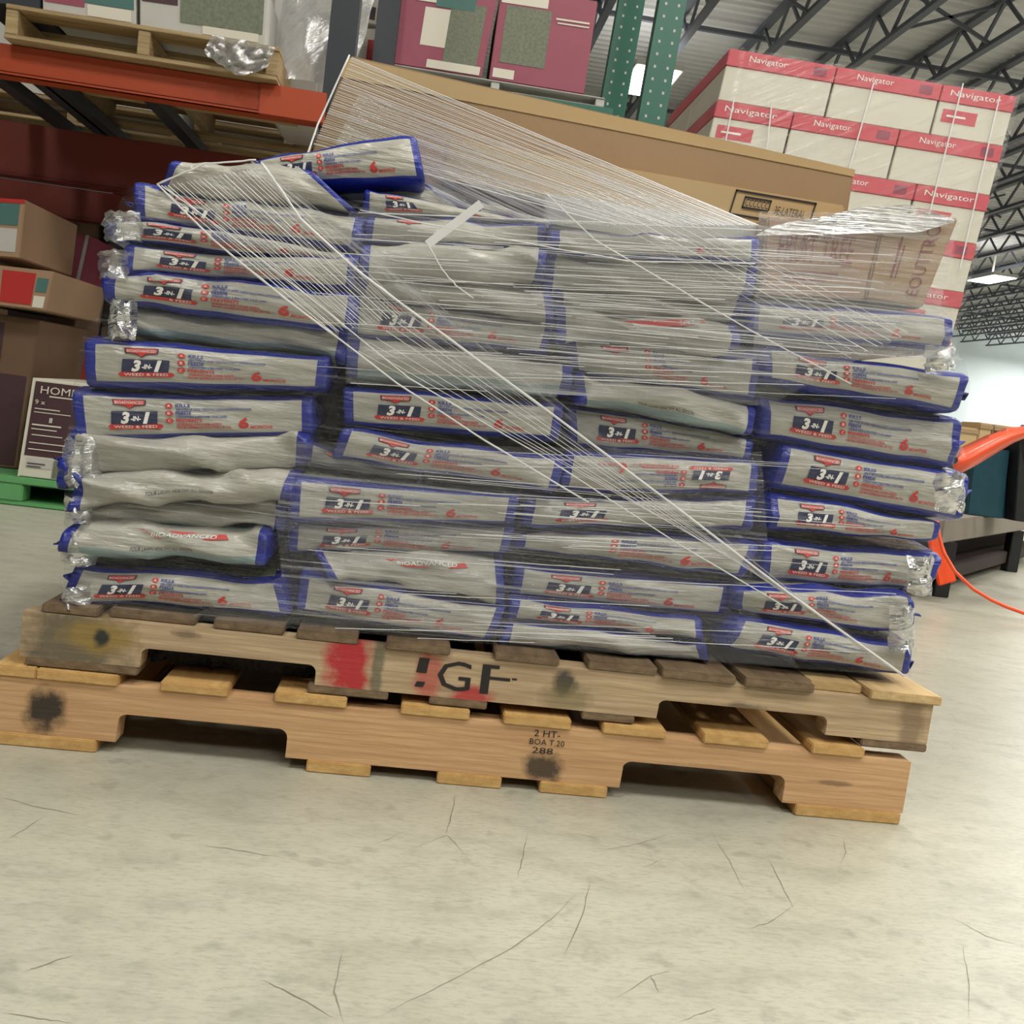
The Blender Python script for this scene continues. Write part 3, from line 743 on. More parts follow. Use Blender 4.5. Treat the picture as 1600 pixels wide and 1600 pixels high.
# long flat carton lying on the bags, leaning
f1 = Flat(); f1.rect(.0, 1, .86, .985, 0, 1, 10, 1)
carton('cardboard_carton', 'long brown cardboard carton lying across the top of the bags, partly under film', [(546, 86), (1336, 264), (1322, 352), (452, 330)], .20, .26, M['card'],
       prints=[('edge_flap', f1, ('card_light',))])
# shorter carton in front of it with the black stamped box
f2 = Flat(); f2.frame(.715, .925, .32, .94, .004, .05, 0); f2.frame(.742, .812, .52, .82, .003, .05, 0, 1.2); f2.text('CCCCCC', .747, .807, .58, .76, 0); f2.text('3E-LATERAL', .825, .905, .5, .7, 0)
carton('cardboard_carton', 'tan cardboard carton with black boxed stamp, in front of the long brown carton', [(705, 216), (1322, 321), (1300, 384), (690, 282)], .13, .065, M['card_light'],
       prints=[('stamp_print', f2, ('black_ink',))])
carton('grey_carton', 'pale grey carton behind film under the tan stamped carton', [(852, 300), (1188, 352), (1180, 402), (852, 352)], .10, .028, M['card_grey'])
f3 = Flat(); f3.text('FRUIT TREE', .12, .8, .45, .8, 0); f3.rect(.2, .7, .3, .34, 0); f3.rect(.2, .6, .22, .25, 0)
carton('brown_carton', 'brown carton under film with faded red lettering, left of the pair on the rightmost stack', [(1200, 338), (1378, 350), (1350, 470), (1186, 462)], .06, .3, M['card_brown'],
       prints=[('faded_print', f3, ('dark_red_ink',))])
f4 = Flat()
v_, fc_ = text_geo('EOUTTRO'); f4.put(np.stack([.62+.2*(1-v_[:, 1]), .12+.8*v_[:, 0]], 1), fc_, 0, 1)
f4.rect(.3, .33, .3, .8, 0); f4.rect(.37, .39, .3, .7, 0)
carton('brown_carton', 'brown carton with red lettering running up its face, right end of the rightmost stack', [(1380, 346), (1499, 340), (1442, 482), (1352, 468)], .058, .3, M['card'],
       prints=[('upright_print', f4, ('dark_red_ink',))])

# ------------------------------------------------------------------ stretch film over the load
wrap = tag(empty('stretch_wrap', (0, .3, .19)), 'clear streaky stretch film wound around the bags and cartons', 'film')
LEFT = [(290, 205), (340, 165), (470, 160), (530, 132), (610, 112), (740, 84), (860, 92), (945, 80)]
def film_sheet(name, rows, y, m, sag=.004, nx=26, nz=14, seed=0, side=0.0, back=(0, 0)):
    """rows: list of (left px, right px) from top to bottom"""
    mb = MB(); n = len(rows); vs = []; ncol = nx+1+(2*3 if side else 0)
    for a in range(nz+1):
        t = a/nz*(n-1); i = min(int(t), n-2); w = t-i
        l = np.array(rows[i][0])*(1-w)+np.array(rows[i+1][0])*w; r = np.array(rows[i][1])*(1-w)+np.array(rows[i+1][1])*w
        Lp, Rp = at(l[0], l[1], y), at(r[0], r[1], y)
        row = []
        for c in range(nx+1):
            s_ = c/nx; p = Lp*(1-s_)+Rp*s_
            row.append((p[0], y+sag*noise.noise(Vector((p[0]*7+seed, p[2]*14, seed)))+back[0]*(1-s_)+back[1]*s_, p[2]))
        if side:
            p, q_ = row[0], row[-1]
            row = [(p[0]+.012*k/3, p[1]+side*k/3, p[2]) for k in (3, 2, 1)]+row+[(q_[0]-.012*k/3, q_[1]+side*k/3, q_[2]) for k in (1, 2, 3)]
        vs += row
    w = ncol
    mb.add(vs, [(a*w+c, a*w+c+1, (a+1)*w+c+1, (a+1)*w+c) for a in range(nz) for c in range(w-1)])
    return mb.build(name, m, wrap, smooth=True)
FY = .004
fm_all = film_material('stretch film over all', (1.1, 1, 200), (0, R(-1), 0), .0, .35, .56, .76, seed=1)
fm_mid = film_material('stretch film, heavy windings', (1.3, 1, 260), (0, R(1.5), 0), .06, .75, .5, .68, seed=4)
fm_low = film_material('stretch film, lower windings', (1.2, 1, 240), (0, R(1), 0), .03, .65, .52, .7, seed=9)
fm_dia = film_material('stretch film, slanting windings', (1.2, 1, 300), (0, R(-31), 0), .0, .8, .52, .66, seed=6)
fm_top = film_material('stretch film over the cartons', (1.2, 1, 150), (0, R(-22), 0), .05, .75, .42, .66, seed=13)
film_sheet('film_layer', [((200, 292), (1190, 352)), ((170, 345), (1400, 380)), ((166, 470), (1486, 480)), ((128, 530), (1516, 600)), ((112, 615), (1500, 700)), ((100, 745), (1508, 770)),
                          ((100, 865), (1464, 860)), ((100, 942), (1424, 960)), ((118, 955), (1424, 1058))], FY, fm_all, nz=40, nx=40, side=.1, seed=2)
film_sheet('film_layer', [((545, 330), (1196, 352)), ((545, 470), (1480, 490)), ((540, 598), (1200, 634))], FY-.004, fm_mid, nz=24, nx=36, seed=3)
film_sheet('film_layer', [((460, 690), (1190, 706)), ((430, 800), (1200, 850)), ((440, 900), (1160, 930)), ((300, 962), (1250, 1044))], FY-.003, fm_low, nz=24, nx=36, seed=5)
film_sheet('film_layer', [((1186, 330), (1500, 336)), ((1180, 470), (1470, 480)), ((1176, 560), (1500, 560))], FY-.002, film_material('stretch film over brown cartons', (1.4, 1, 80), (0, R(2), 0), .06, .55, .46, .76, seed=21), nz=16, nx=20, seed=8)
# slanting bands
film_sheet('slanting_film', [((400, 250), (1412, 1052)), ((330, 270), (1380, 1040)), ((250, 286), (1240, 935))], FY-.012, fm_dia, nz=10, nx=30, seed=7)
film_sheet('slanting_film', [((550, 86), (1180, 350)), ((510, 170), (1176, 356)), ((484, 232), (1000, 352)), ((640, 300), (860, 346))], -.004, fm_top, nz=12, nx=30, seed=12, back=(.16, .01))
# bunched edge over the cartons on the right
film_sheet('bunched_film', [((1345, 323), (1425, 318)), ((1300, 335), (1472, 332)), ((1215, 350), (1500, 344)), ((1180, 368), (1440, 362))], .045,
           film_material('bunched stretch film', (3, 3, 60), (0, R(4), 0), .25, .7, .4, .65, gloss=.6, seed=31), sag=.02, nz=10, nx=22, seed=15)

def strand(pts, r, name='film_strand', y=-.012, y2=None, wob=.0012, seed=0):
    P = []
    for i in range(len(pts)-1):
        n = 8
        for k in range(n+(i == len(pts)-2)):
            t = k/n; u = pts[i][0]*(1-t)+pts[i+1][0]*t; v = pts[i][1]*(1-t)+pts[i+1][1]*t
            g = (i+t)/(len(pts)-1); yy = y if y2 is None else y+(y2-y)*g
            p = at(u, v, yy); w = noise.noise(Vector((g*9, seed, 0)))
            P.append((p[0], p[1], p[2]+wob*w))
    return P
def rope(pts, r, **kw):
    mb = MB(); P = strand(pts, r, **kw); s_ = kw.get('seed', 0)
    mb.tube(P, [r*(.75+.5*abs(noise.noise(Vector((i*.35, s_+3, 1))))) for i in range(len(P))], 6)
    return mb.build('film_rope', M['rope'], wrap, smooth=True)
rm = bpy.data.materials.new('twisted film rope'); rm.use_nodes = True
_b = rm.node_tree.nodes['Principled BSDF']; _b.inputs['Base Color'].default_value = (.82, .82, .82, 1); _b.inputs['Roughness'].default_value = .28; _b.inputs['Alpha'].default_value = .72
M['rope'] = rm
rope([(408, 254), (470, 342), (560, 425), (700, 528), (880, 660), (1040, 780), (1230, 925), (1412, 1056)], .0021, seed=1)
rope([(246, 288), (330, 372), (450, 470), (620, 598), (760, 690), (920, 785)], .0016, seed=2)
rope([(252, 290), (350, 360), (480, 462), (640, 592), (860, 720), (1060, 850), (1230, 950)], .0011, seed=3)
rope([(562, 328), (780, 372), (980, 408), (1180, 412)], .0009, seed=4)
rope([(850, 300), (930, 375), (1060, 452), (1180, 520), (1330, 600)], .0011, seed=5)
rope([(668, 380), (690, 420), (712, 446), (740, 466)], .0011, seed=6)
mb = MB(); mb.bar(at(752, 318, -.012), at(668, 382, -.012), .0105, .0012, up=(0, 1, 0)); mb.build('loose_strap', M['rope'], wrap)
fm_cr = film_material('crumpled film ends', (14, 14, 50), (0, R(20), 0), .16, .7, .45, .66, gloss=.5, seed=61)
for n_, (u, v, w, h) in enumerate(((186, 352, 60, 46), (172, 412, 50, 44), (186, 498, 44, 60), (120, 720, 62, 70), (116, 800, 44, 44), (118, 858, 54, 54), (112, 934, 50, 36), (1478, 560, 46, 40), (1494, 770, 50, 60), (1446, 900, 40, 60), (1418, 985, 40, 70))):
    vs = []
    for a in range(9):
        for c in range(9):
            x_, y_ = (c/8-.5), (a/8-.5); nz = noise.noise(Vector((c*.55, a*.55, n_*3.3))); nz2 = noise.noise(Vector((c*.9, a*.9, n_*5.1+9)))
            p = at(u+w*x_*(1+.35*nz), v+h*y_*(1+.35*nz2), .012+.016*nz); vs.append(p+np.array([0, .35*abs(x_)**2*.2, 0]))
    mb = MB(); mb.add(vs, [(a*9+c, a*9+c+1, (a+1)*9+c+1, (a+1)*9+c) for a in range(8) for c in range(8)]); mb.build('film_crumple', fm_cr, wrap, smooth=True)
rope([(546, 86), (496, 196), (478, 248)], .0016, y=.17, y2=.1, seed=7)
rope([(245, 288), (320, 256), (400, 250)], .0014, y=.02, seed=8)
rope([(560, 332), (850, 344), (1190, 360)], .0007, seed=9)
mb = MB(); rr = random.Random(7)
def fine(a0, a1, b0, b1, n, r0, r1, y=-.010, y2=None):
    for i in range(n):
        t = (i+rr.uniform(-.3, .3))/max(1, n-1)
        A = (a0[0]*(1-t)+a1[0]*t, a0[1]*(1-t)+a1[1]*t); B = (b0[0]*(1-t)+b1[0]*t, b0[1]*(1-t)+b1[1]*t)
        mb.tube(strand([A, B], 0, y=y, y2=y2, wob=.001, seed=i*1.3), rr.uniform(r0, r1), 4)
fine((404, 262), (250, 292), (640, 490), (520, 520), 24, .0002, .0006)                    # fan at the left shoulder
fine((640, 490), (560, 548), (1405, 1050), (1180, 890), 9, .0002, .0005)
fine((550, 90), (490, 226), (1186, 352), (960, 352), 44, .0002, .0007, y=.165, y2=.0)     # over the long carton
fine((880, 300), (1000, 300), (1330, 560), (1420, 520), 8, .0002, .0005)
for i in range(120):                                                                         # level windings
    v = rr.choice([rr.uniform(360, 600), rr.uniform(700, 1000), rr.uniform(360, 620)]); u = rr.uniform(480, 1000); L = rr.uniform(150, 560)
    mb.tube(strand([(u, v), (min(u+L, 1400), v+L*rr.uniform(.02, .1))], 0, y=-.008, seed=i), rr.uniform(.0002, .0005), 4)
tag(mb.build('film_strand', M['rope'], wrap), kind='stuff')

# ------------------------------------------------------------------ orange rack on the left
rack = tag(empty('pallet_rack', (-1.4, 2.0, 0)), 'orange beamed storage rack on the left, in shadow below', 'rack')
def beam(u0, v0, u1, v1, bu0, bv0, y, m, x0=None, x1=None, th=.06):
    a, b_, c = at(u0, v0, y), at(u1, v1, y), at(bu0, bv0, y); h = abs(a[2]-c[2])
    mb = MB(); zt_ = (a[2]+b_[2])/2; xa, xb = (x0 if x0 is not None else a[0]), (x1 if x1 is not None else b_[0])
    mb.box(xa, xb, y, y+th, zt_-h, zt_); mb.box(xa, xb, y-.006, y, zt_-h, zt_-h+.012)
    return mb.build('beam', m, rack, .004), zt_, h
_, BZ, BH = beam(0, 72, 510, 141, 0, 122, 2.0, M['orange_steel'], x0=-2.6, x1=-.52)
mb = MB(); xa = px_x(405, 165, 1.998); mb.box(xa, -.515, 1.99, 2.0, BZ-BH, BZ); c_ = mb.build('end_connector', M['orange_steel'], rack, .002)
beam(0, 186, 420, 250, 0, 272, 2.62, M['shaded_orange_steel'], x0=-2.9, x1=-.3)
beam(0, 276, 300, 322, 0, 326, 3.1, M['shaded_orange_steel'], x0=-3.2, x1=-.3)
for u0, v0, u1, v1 in ((20, 125, 130, 245), (205, 150, 270, 225), (30, 270, 110, 350), (-60, 120, 30, 245)):
    a, b_ = at(u0, v0, 2.03), at(u1, v1, 2.66); mb = MB(); mb.bar((a[0], 2.03, BZ-.03), (a[0]+.0, 3.1, BZ-.03), .05, .035); mb.build('cross_bar', M['dark_steel'], rack)
def upright(root, x, y, w=.085, z1=4.2, lean=0.0, holes=True, m='green_steel'):
    mb = MB(); t = .008
    mb.hexa([(x-w/2, y, 0), (x+w/2, y, 0), (x+w/2+lean*z1, y, z1), (x-w/2+lean*z1, y, z1), (x-w/2, y+t, 0), (x+w/2, y+t, 0), (x+w/2+lean*z1, y+t, z1), (x-w/2+lean*z1, y+t, z1)])
    for sg in (-1, 1):
        xx = x+sg*(w/2-t/2); mb.hexa([(xx-t/2, y+t, 0), (xx+t/2, y+t, 0), (xx+t/2+lean*z1, y+t, z1), (xx-t/2+lean*z1, y+t, z1), (xx-t/2, y+.07, 0), (xx+t/2, y+.07, 0), (xx+t/2+lean*z1, y+.07, z1), (xx-t/2+lean*z1, y+.07, z1)])
    o = mb.build('upright_post', M[m], root)
    if holes:
        mb = MB(); z = 1.2
        while z < min(z1, 3.4):
            for sg in (-1, 1):
                xx = x+sg*w*.24+lean*z; mb.box(xx-.0045, xx+.0045, y-.0006, y+.001, z, z+.011)
            z += .05
        tag(mb.build('punched_slot', M['white_ink' if m != 'green_steel' else 'card_grey'], o), kind='stuff')
    return o
upright(rack, -.49, 2.02, m='dark_steel', holes=False)
upright(rack, -.42, 2.9, m='dark_steel', holes=False)

# back-to-back bay with the green posts
rack2 = tag(empty('pallet_rack', (.6, 2.6, 0)), 'storage rack with green punched posts beyond the long carton', 'rack')
for u, y, w in ((1036, 3.0, .112), (972, 3.6, .12)):
    p = at(u, 90, y); upright(rack2, float(p[0])-.045*float(p[2]), y, w, lean=.045)
a, b_ = at(790, 128, 2.95), at(960, 160, 2.95)
mb = MB(); mb.box(-.35, b_[0], 2.95, 3.01, a[2]-.12, a[2]-.035); mb.build('beam', M['green_steel'], rack2, .004)
mb = MB(); mb.box(-.35, b_[0], 3.55, 3.61, a[2]-.12, a[2]-.035); mb.build('beam', M['green_steel'], rack2, .004)
mb = MB()
for x in (-.1, .2, .42): mb.box(x, x+.04, 3.01, 3.55, a[2]-.1, a[2]-.06)
mb.build('cross_bar', M['green_steel'], rack2)
BZ2 = float(a[2])-.035

# loads on the racks
def rack_pallet(label, x0, x1, y0, z0, h, m, dpt=1.0):
    r = tag(empty('wooden_pallet', ((x0+x1)/2, y0+dpt/2, z0)), label, 'pallet')
    bt = h*.14
    for k in range(5):
        yy = y0+(dpt-.1)*k/4; mb = MB(); mb.box(x0, x1, yy, yy+.1, z0+h-bt, z0+h); mb.build('deck_board', m, r, .002)
    for k in range(3):
        yy = y0+(dpt-.1)*k/2; mb = MB(); mb.box(x0, x1, yy, yy+.1, z0, z0+bt); mb.build('bottom_board', m, r, .002)
    for k in range(3):
        xx = x0+(x1-x0-.035)*k/2; mb = MB(); mb.box(xx, xx+.035, y0+.004, y0+dpt-.01, z0+bt, z0+h-bt); mb.build('stringer', m, r, .002)
    return r
wr_ = wood('rack pallet pine', srgb(190, 168, 124), srgb(142, 118, 84), (), .5)
p0, p1, p2 = at(5, 62, 1.95), at(432, 122, 1.95), at(5, 22, 1.95)
rack_pallet('pine pallet on the orange beam at upper left, carrying wrapped cartons', float(p0[0]), float(p1[0]), 1.95, BZ+.002, .098, wr_)
PZ = BZ+.1
def px_box(name, label, q, y, depth, m, prints=(), zb_=None, cat='box', group=None):
    """carton standing on height zb_; only its left, right and top come from the picture"""
    TL, TR, BR, BL = [at(u, v, y) for u, v in q]
    if zb_ is not None: BL[2] = BR[2] = zb_
    d = np.array([0, depth, 0]); root = tag(empty(name, (float((BL[0]+BR[0])/2), y+depth/2, float(BL[2]))), label, cat, group)
    mb = MB(); mb.hexa([BL, BR, TR, TL]+[p+d for p in (BL, BR, TR, TL)]); mb.build('carton_body', m, root, .003)
    for nm, fl, ms in prints: fl.on_quad(nm, [M[x] for x in ms], root, [BL, BR, TR, TL], .0012)
    return root
def panel(*rects, texts=()):
    f = Flat()
    for i, (x0, x1, y0, y1, mi) in enumerate(rects): f.rect(x0, x1, y0, y1, mi, 1+.25*i, 2, 2)
    for t, x0, x1, y0, y1, mi in texts: f.text(t, x0, x1, y0, y1, mi, 2+.25*len(rects))
    return f
pz = lambda f, *ms: [('printed_panel', f, ms)]
px_box('wrapped_carton', 'pale carton with maroon and green print on the left half of the rack pallet', [(66, -60), (212, -40), (212, 46), (66, 26)], 1.97, .9, M['card_grey'],
       pz(panel((.02, .45, .2, .9, 0), (.45, .98, .3, .9, 1), (.48, .95, .05, .28, 2)), 'maroon', 'teal_card', 'card_white'), zb_=PZ)
px_box('wrapped_carton', 'pale carton with dark photo print on the right half of the rack pallet', [(218, -40), (418, -16), (414, 60), (218, 46)], 1.97, .9, M['card_grey'],
       pz(panel((.02, .3, .5, .95, 0), (.32, .98, .2, .9, 1), (.5, .95, .05, .2, 2)), 'maroon_dark', 'grass_print', 'card_white'), zb_=PZ)
px_box('black_carton', 'dark carton at the left end of the rack pallet', [(-40, -70), (62, -60), (62, 26), (-40, 14)], 1.97, .9, M['dark_steel'], zb_=PZ)
# film hanging off this load and the wrapped bundle beside it
ww = tag(empty('wrapped_bundle', (-.6, 2.2, PZ)), 'grey load bulging in crumpled film at the right end of the orange beam', 'load')
fm_r = film_material('crumpled film', (9, 9, 30), (0, R(50), 0), .4, .5, .4, .7, gloss=.22, seed=41)
mb = MB(); vs = []
A = [at(446, -20, 2.2), at(600, -40, 2.2)]; B = [at(424, 130, 2.2), at(540, 150, 2.2)]
n1, n2 = 16, 14
for a in range(n1+1):
    for c in range(n2+1):
        t, s_ = a/n1, c/n2; l = A[0]*(1-t)+B[0]*t; r_ = A[1]*(1-t)+B[1]*t; p = l*(1-s_)+r_*s_
        nz = noise.noise(Vector((p[0]*14, p[2]*9, 3)))
        vs.append((p[0]+.01*nz, 2.2-.1*math.sin(math.pi*s_)**.6+.035*nz, p[2]+.01*nz))
mb.add(vs, [(a*(n2+1)+c, a*(n2+1)+c+1, (a+1)*(n2+1)+c+1, (a+1)*(n2+1)+c) for a in range(n1) for c in range(n2)]); mb.build('film_cover', fm_r, ww, smooth=True)
mb = MB(); mb.box(-.76, -.56, 2.24, 2.8, BZ+.004, BZ+.7); mb.build('load_core', M['card_grey'], ww, .02)
mb = MB(); rr = random.Random(3); vs = []
for a in range(11):
    for c in range(15):
        t, s_ = a/10, c/14; p = at(330+100*s_-12*t, 52+20*s_+52*t*(.5+.5*math.sin(s_*3)), 1.92)
        nz = noise.noise(Vector((s_*9, t*7, 5))); vs.append((p[0], 1.93+.03*nz, p[2]+.02*nz))
mb.add(vs, [(a*15+c, a*15+c+1, (a+1)*15+c+1, (a+1)*15+c) for a in range(10) for c in range(14)]); mb.build('torn_film', fm_r, ww, smooth=True)

# maroon cartons and small boxes on the green rack
base = BZ2+.001
rack_pallet('pale pallet under the two maroon cartons on the green rack', float(at(600, 100, 2.97)[0]), float(at(945, 155, 2.97)[0]), 2.97, base, .04, M['card_grey'], .6)
base += .041
px_box('maroon_carton', 'maroon carton with white label sheet, left of the pair on the green rack', [(624, -30), (778, -8), (752, 122), (606, 98)], 2.97, .5, M['maroon'],
       pz(panel((.3, .58, .28, .74, 0), (.56, .92, .12, .84, 1), (.4, .8, .76, .92, 2), (.4, .97, .02, .12, 0), (.2, .4, .8, .9, 0)), 'card_white', 'grass_print', 'teal_card'), zb_=base)
px_box('maroon_carton', 'maroon carton with photo panel, right of the pair on the green rack', [(784, -20), (934, 2), (912, 150), (764, 122)], 2.97, .5, M['maroon'],
       pz(panel((.08, .55, .2, .82, 0), (.02, .5, .84, .96, 1), (.03, .25, .03, .13, 1), (.6, .95, .74, .76, 1), (.62, .95, .7, .715, 1)), 'grass_print', 'card_white'), zb_=base)
px_box('small_carton', 'small white carton with red corner print, left of the maroon cartons', [(562, 44), (612, 46), (606, 88), (558, 82)], 3.05, .2, M['card_white'],
       pz(panel((.3, .95, .1, .75, 0), (.02, .3, .3, .6, 1)), 'red_card', 'card_grey'), zb_=base-.03)
px_box('small_carton', 'white carton with dark print, upper one left of the maroon cartons', [(566, 0), (616, 12), (612, 44), (562, 34)], 3.05, .2, M['card_white'],
       pz(panel((.15, .45, .2, .8, 0), (.5, .8, .2, .8, 0)), 'maroon_dark'))

# dark boxes under the rack
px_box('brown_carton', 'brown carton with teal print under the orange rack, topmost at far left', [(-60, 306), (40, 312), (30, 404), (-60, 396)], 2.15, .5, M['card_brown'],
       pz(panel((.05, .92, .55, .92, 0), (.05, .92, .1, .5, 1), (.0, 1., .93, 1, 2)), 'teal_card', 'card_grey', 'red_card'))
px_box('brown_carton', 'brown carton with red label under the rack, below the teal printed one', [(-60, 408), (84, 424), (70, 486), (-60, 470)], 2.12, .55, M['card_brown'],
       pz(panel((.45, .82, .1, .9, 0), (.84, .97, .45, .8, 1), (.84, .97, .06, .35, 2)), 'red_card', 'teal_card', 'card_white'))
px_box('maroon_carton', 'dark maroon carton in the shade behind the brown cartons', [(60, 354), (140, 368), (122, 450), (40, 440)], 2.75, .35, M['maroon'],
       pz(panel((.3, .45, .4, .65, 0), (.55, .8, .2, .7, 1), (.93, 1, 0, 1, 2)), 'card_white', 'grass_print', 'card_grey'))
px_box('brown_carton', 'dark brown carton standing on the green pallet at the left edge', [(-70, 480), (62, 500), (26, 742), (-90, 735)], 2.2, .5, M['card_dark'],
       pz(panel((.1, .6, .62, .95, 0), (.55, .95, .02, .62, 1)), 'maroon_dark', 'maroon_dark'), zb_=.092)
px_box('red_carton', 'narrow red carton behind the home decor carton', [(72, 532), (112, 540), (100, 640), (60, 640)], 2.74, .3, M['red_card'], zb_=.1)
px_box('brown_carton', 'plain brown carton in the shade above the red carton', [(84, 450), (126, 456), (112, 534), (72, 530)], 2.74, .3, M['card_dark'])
HB = panel((.05, .97, .22, .97, 0), (.0, .04, 0, 1, 1), (.1, .5, .1, .2, 2), (.52, .95, .02, .2, 3), (.3, .7, .825, .838, 1), (.1, .5, .695, .705, 1), (.1, .68, .66, .668, 1), (.1, .56, .53, .545, 1), (.1, .5, .49, .5, 1),
           (.12, .6, .43, .44, 1), (.1, .75, .35, .36, 1), (.1, .8, .285, .295, 1), (.12, .4, .14, .15, 4), (.12, .34, .11, .12, 4), (.36, .41, .57, .62, 2),
           texts=(('HOME', .16, .74, .855, .93, 1), ('9 x', .1, .26, .745, .79, 1)))
px_box('printed_carton', 'tall dark maroon carton headed HOME standing on the green pallet', [(52, 590), (150, 602), (128, 752), (28, 738)], 2.02, .45, M['card_white'],
       pz(HB, 'maroon_dark', 'card_white', 'card_grey', 'grass_print', 'black_ink'), zb_=.092)
# dark cartons added to block light and darken the back of the bays
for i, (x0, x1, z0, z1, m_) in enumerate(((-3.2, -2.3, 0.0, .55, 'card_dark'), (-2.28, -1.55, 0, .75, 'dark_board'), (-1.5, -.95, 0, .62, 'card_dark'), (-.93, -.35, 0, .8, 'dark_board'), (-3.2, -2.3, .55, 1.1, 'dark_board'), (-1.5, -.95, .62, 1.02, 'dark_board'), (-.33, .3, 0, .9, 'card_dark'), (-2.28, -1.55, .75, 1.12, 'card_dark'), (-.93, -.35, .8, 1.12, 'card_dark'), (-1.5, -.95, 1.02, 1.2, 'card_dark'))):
    e = tag(empty('blocker_carton', ((x0+x1)/2, 3.6, z0)), 'dark plain carton added deep under the orange rack to block light', 'box', 'light-blocking cartons at the back of the rack')
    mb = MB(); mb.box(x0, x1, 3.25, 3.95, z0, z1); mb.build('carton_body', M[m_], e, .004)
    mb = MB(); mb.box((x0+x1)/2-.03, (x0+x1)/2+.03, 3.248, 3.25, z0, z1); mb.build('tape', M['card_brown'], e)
# loads added on the beams behind to shade the bay from above
for i, (x0, x1) in enumerate(((-3.0, -2.1), (-2.05, -1.2), (-1.15, -.4))):
    r = rack_pallet('light-blocking pallet on the rear beams of the orange rack, %s of three' % ('leftmost', 'middle', 'rightmost')[i], x0, x1, 3.05, BZ+.004, .098, wr_)
    r['group'] = 'light-blocking pallets on the rear beams'
    e = tag(empty('blocker_carton', ((x0+x1)/2, 3.5, BZ+.103)), 'big grey wrapped light-blocking carton on the rear beams of the orange rack, %s of three' % ('leftmost', 'middle', 'rightmost')[i], 'box', 'light-blocking cartons on the rear beams')
    mb = MB(); mb.box(x0+.02, x1-.02, 3.08, 4.0, BZ+.103, BZ+.9); mb.build('carton_body', M['card_grey'], e, .01)
    mb = MB(); mb.box((x0+x1)/2-.03, (x0+x1)/2+.03, 3.078, 3.08, BZ+.103, BZ+.9); mb.build('tape', M['card_brown'], e)

# green plastic pallet on the floor
gp = tag(empty('plastic_pallet', (-1.3, 2.4, 0)), 'green plastic pallet on the floor at the left edge under dark cartons', 'pallet')
mb = MB(); mb.box(-1.9, -1.06, 2.0, 2.75, .068, .09); mb.build('deck', M['green_plastic'], gp, .004)
mb = MB(); mb.box(-1.9, -1.06, 2.0, 2.75, 0, .014); mb.build('bottom_deck', M['green_plastic'], gp, .004)
for x in (-1.9, -1.52, -1.14):
    for y in (2.0, 2.34, 2.68):
        mb = MB(); w = .2 if x == -1.52 else .07; mb.box(x, x+w, y, y+.07, .014, .068); mb.build('foot', M['green_plastic'], gp, .004)

# ------------------------------------------------------------------ stack of white paper cartons at right
SX0, SX1 = .716, 1.69; SY = 2.0; STOP = 1.713; RH = .157; LEAN = .10
pal = rack_pallet('pale pallet under the tall stack of white paper cartons', SX0-.12, SX1-.12, SY, 0, .1, wr_, .8)
nrow = 10; RH = (STOP-.101)/nrow
def paper_carton(label, x0, x1, y0, y1, z0, z1, small):
    e = tag(empty('paper_carton', ((x0+x1)/2, (y0+y1)/2, z0)), label, 'box', 'white paper cartons with red lids')
    lz = lambda z: (z-STOP)*LEAN
    g = .0018
    def hx(a, b_, c, d_, z_, w_): return [(a+lz(z_), c, z_), (b_+lz(z_), c, z_), (b_+lz(w_), c, w_), (a+lz(w_), c, w_), (a+lz(z_), d_, z_), (b_+lz(z_), d_, z_), (b_+lz(w_), d_, w_), (a+lz(w_), d_, w_)]
    zl = z1-(z1-z0)*.33
    mb = MB(); mb.hexa(hx(x0+g+.002, x1-g-.002, y0+.002, y1-.003, z0, zl)); mb.build('carton_body', M['card_white'], e, .002)
    mb = MB(); mb.hexa(hx(x0+g, x1-g, y0, y1-.001, zl, z1-.0008)); ld_ = mb.build('lid', M['band_red'], e, .002)
    f = Flat(); f.text('Navigator', .2, .55, .3, .75, 0, 1); f.rect(.8, .92, .25, .75, 1, 1)
    if x1-x0 < .26: f = Flat(); f.text('Navigator', .12, .8, .3, .75, 0, 1)
    q = hx(x0+g, x1-g, y0, y1, zl, z1)[:4]; f.on_quad('lid_print', [M['white_ink'], M['maroon']], ld_, q, .0008)
    if small:
        f = Flat(); f.rect(.08, .55, .42, .8, 0, 1); f.rect(.14, .4, .58, .64, 1, 2, 1, 1); q = hx(x0+g, x1-g, y0+.002, y1, z0, zl)[:4]; f.on_quad('front_label', [M['band_red'], M['white_ink']], e, q, .0008)
    return e
LW, SW = .345, .23
rows_named = ['top', 'second', 'third', 'fourth', 'fifth', 'sixth', 'seventh', 'eighth', 'ninth', 'lowest']
for r_ in range(nrow):
    z1 = STOP-r_*RH; z0 = z1-RH
    ws = [LW*1.04, LW*1.04, SX1-SX0-2*LW*1.04] if r_ % 2 == 0 else [SX1-SX0-2*LW*1.04, LW*1.04, LW*1.04]
    x = SX0
    for c, w in enumerate(ws):
        nm = ['left', 'middle', 'right'][c]
        paper_carton('white paper carton with red lid, front %s of the %s row of the tall stack' % (nm, rows_named[r_]), x, x+w, SY, SY+.39, z0, z1, (w < .3)); x += w
    if r_ < 4: paper_carton('white paper carton with red lid, rear left of the %s row of the tall stack' % rows_named[r_], SX0, SX0+.45, SY+.395, SY+.78, z0, z1, False)
for x in (SX0+.09, SX0+.4, SX0+.68, SX0+.88):
    pass
sf = tag(empty('pallet_film', (1.2, 2.0, .2)), 'clear creased film around the tall stack of white paper cartons', 'film')
mb = MB(); vs = []
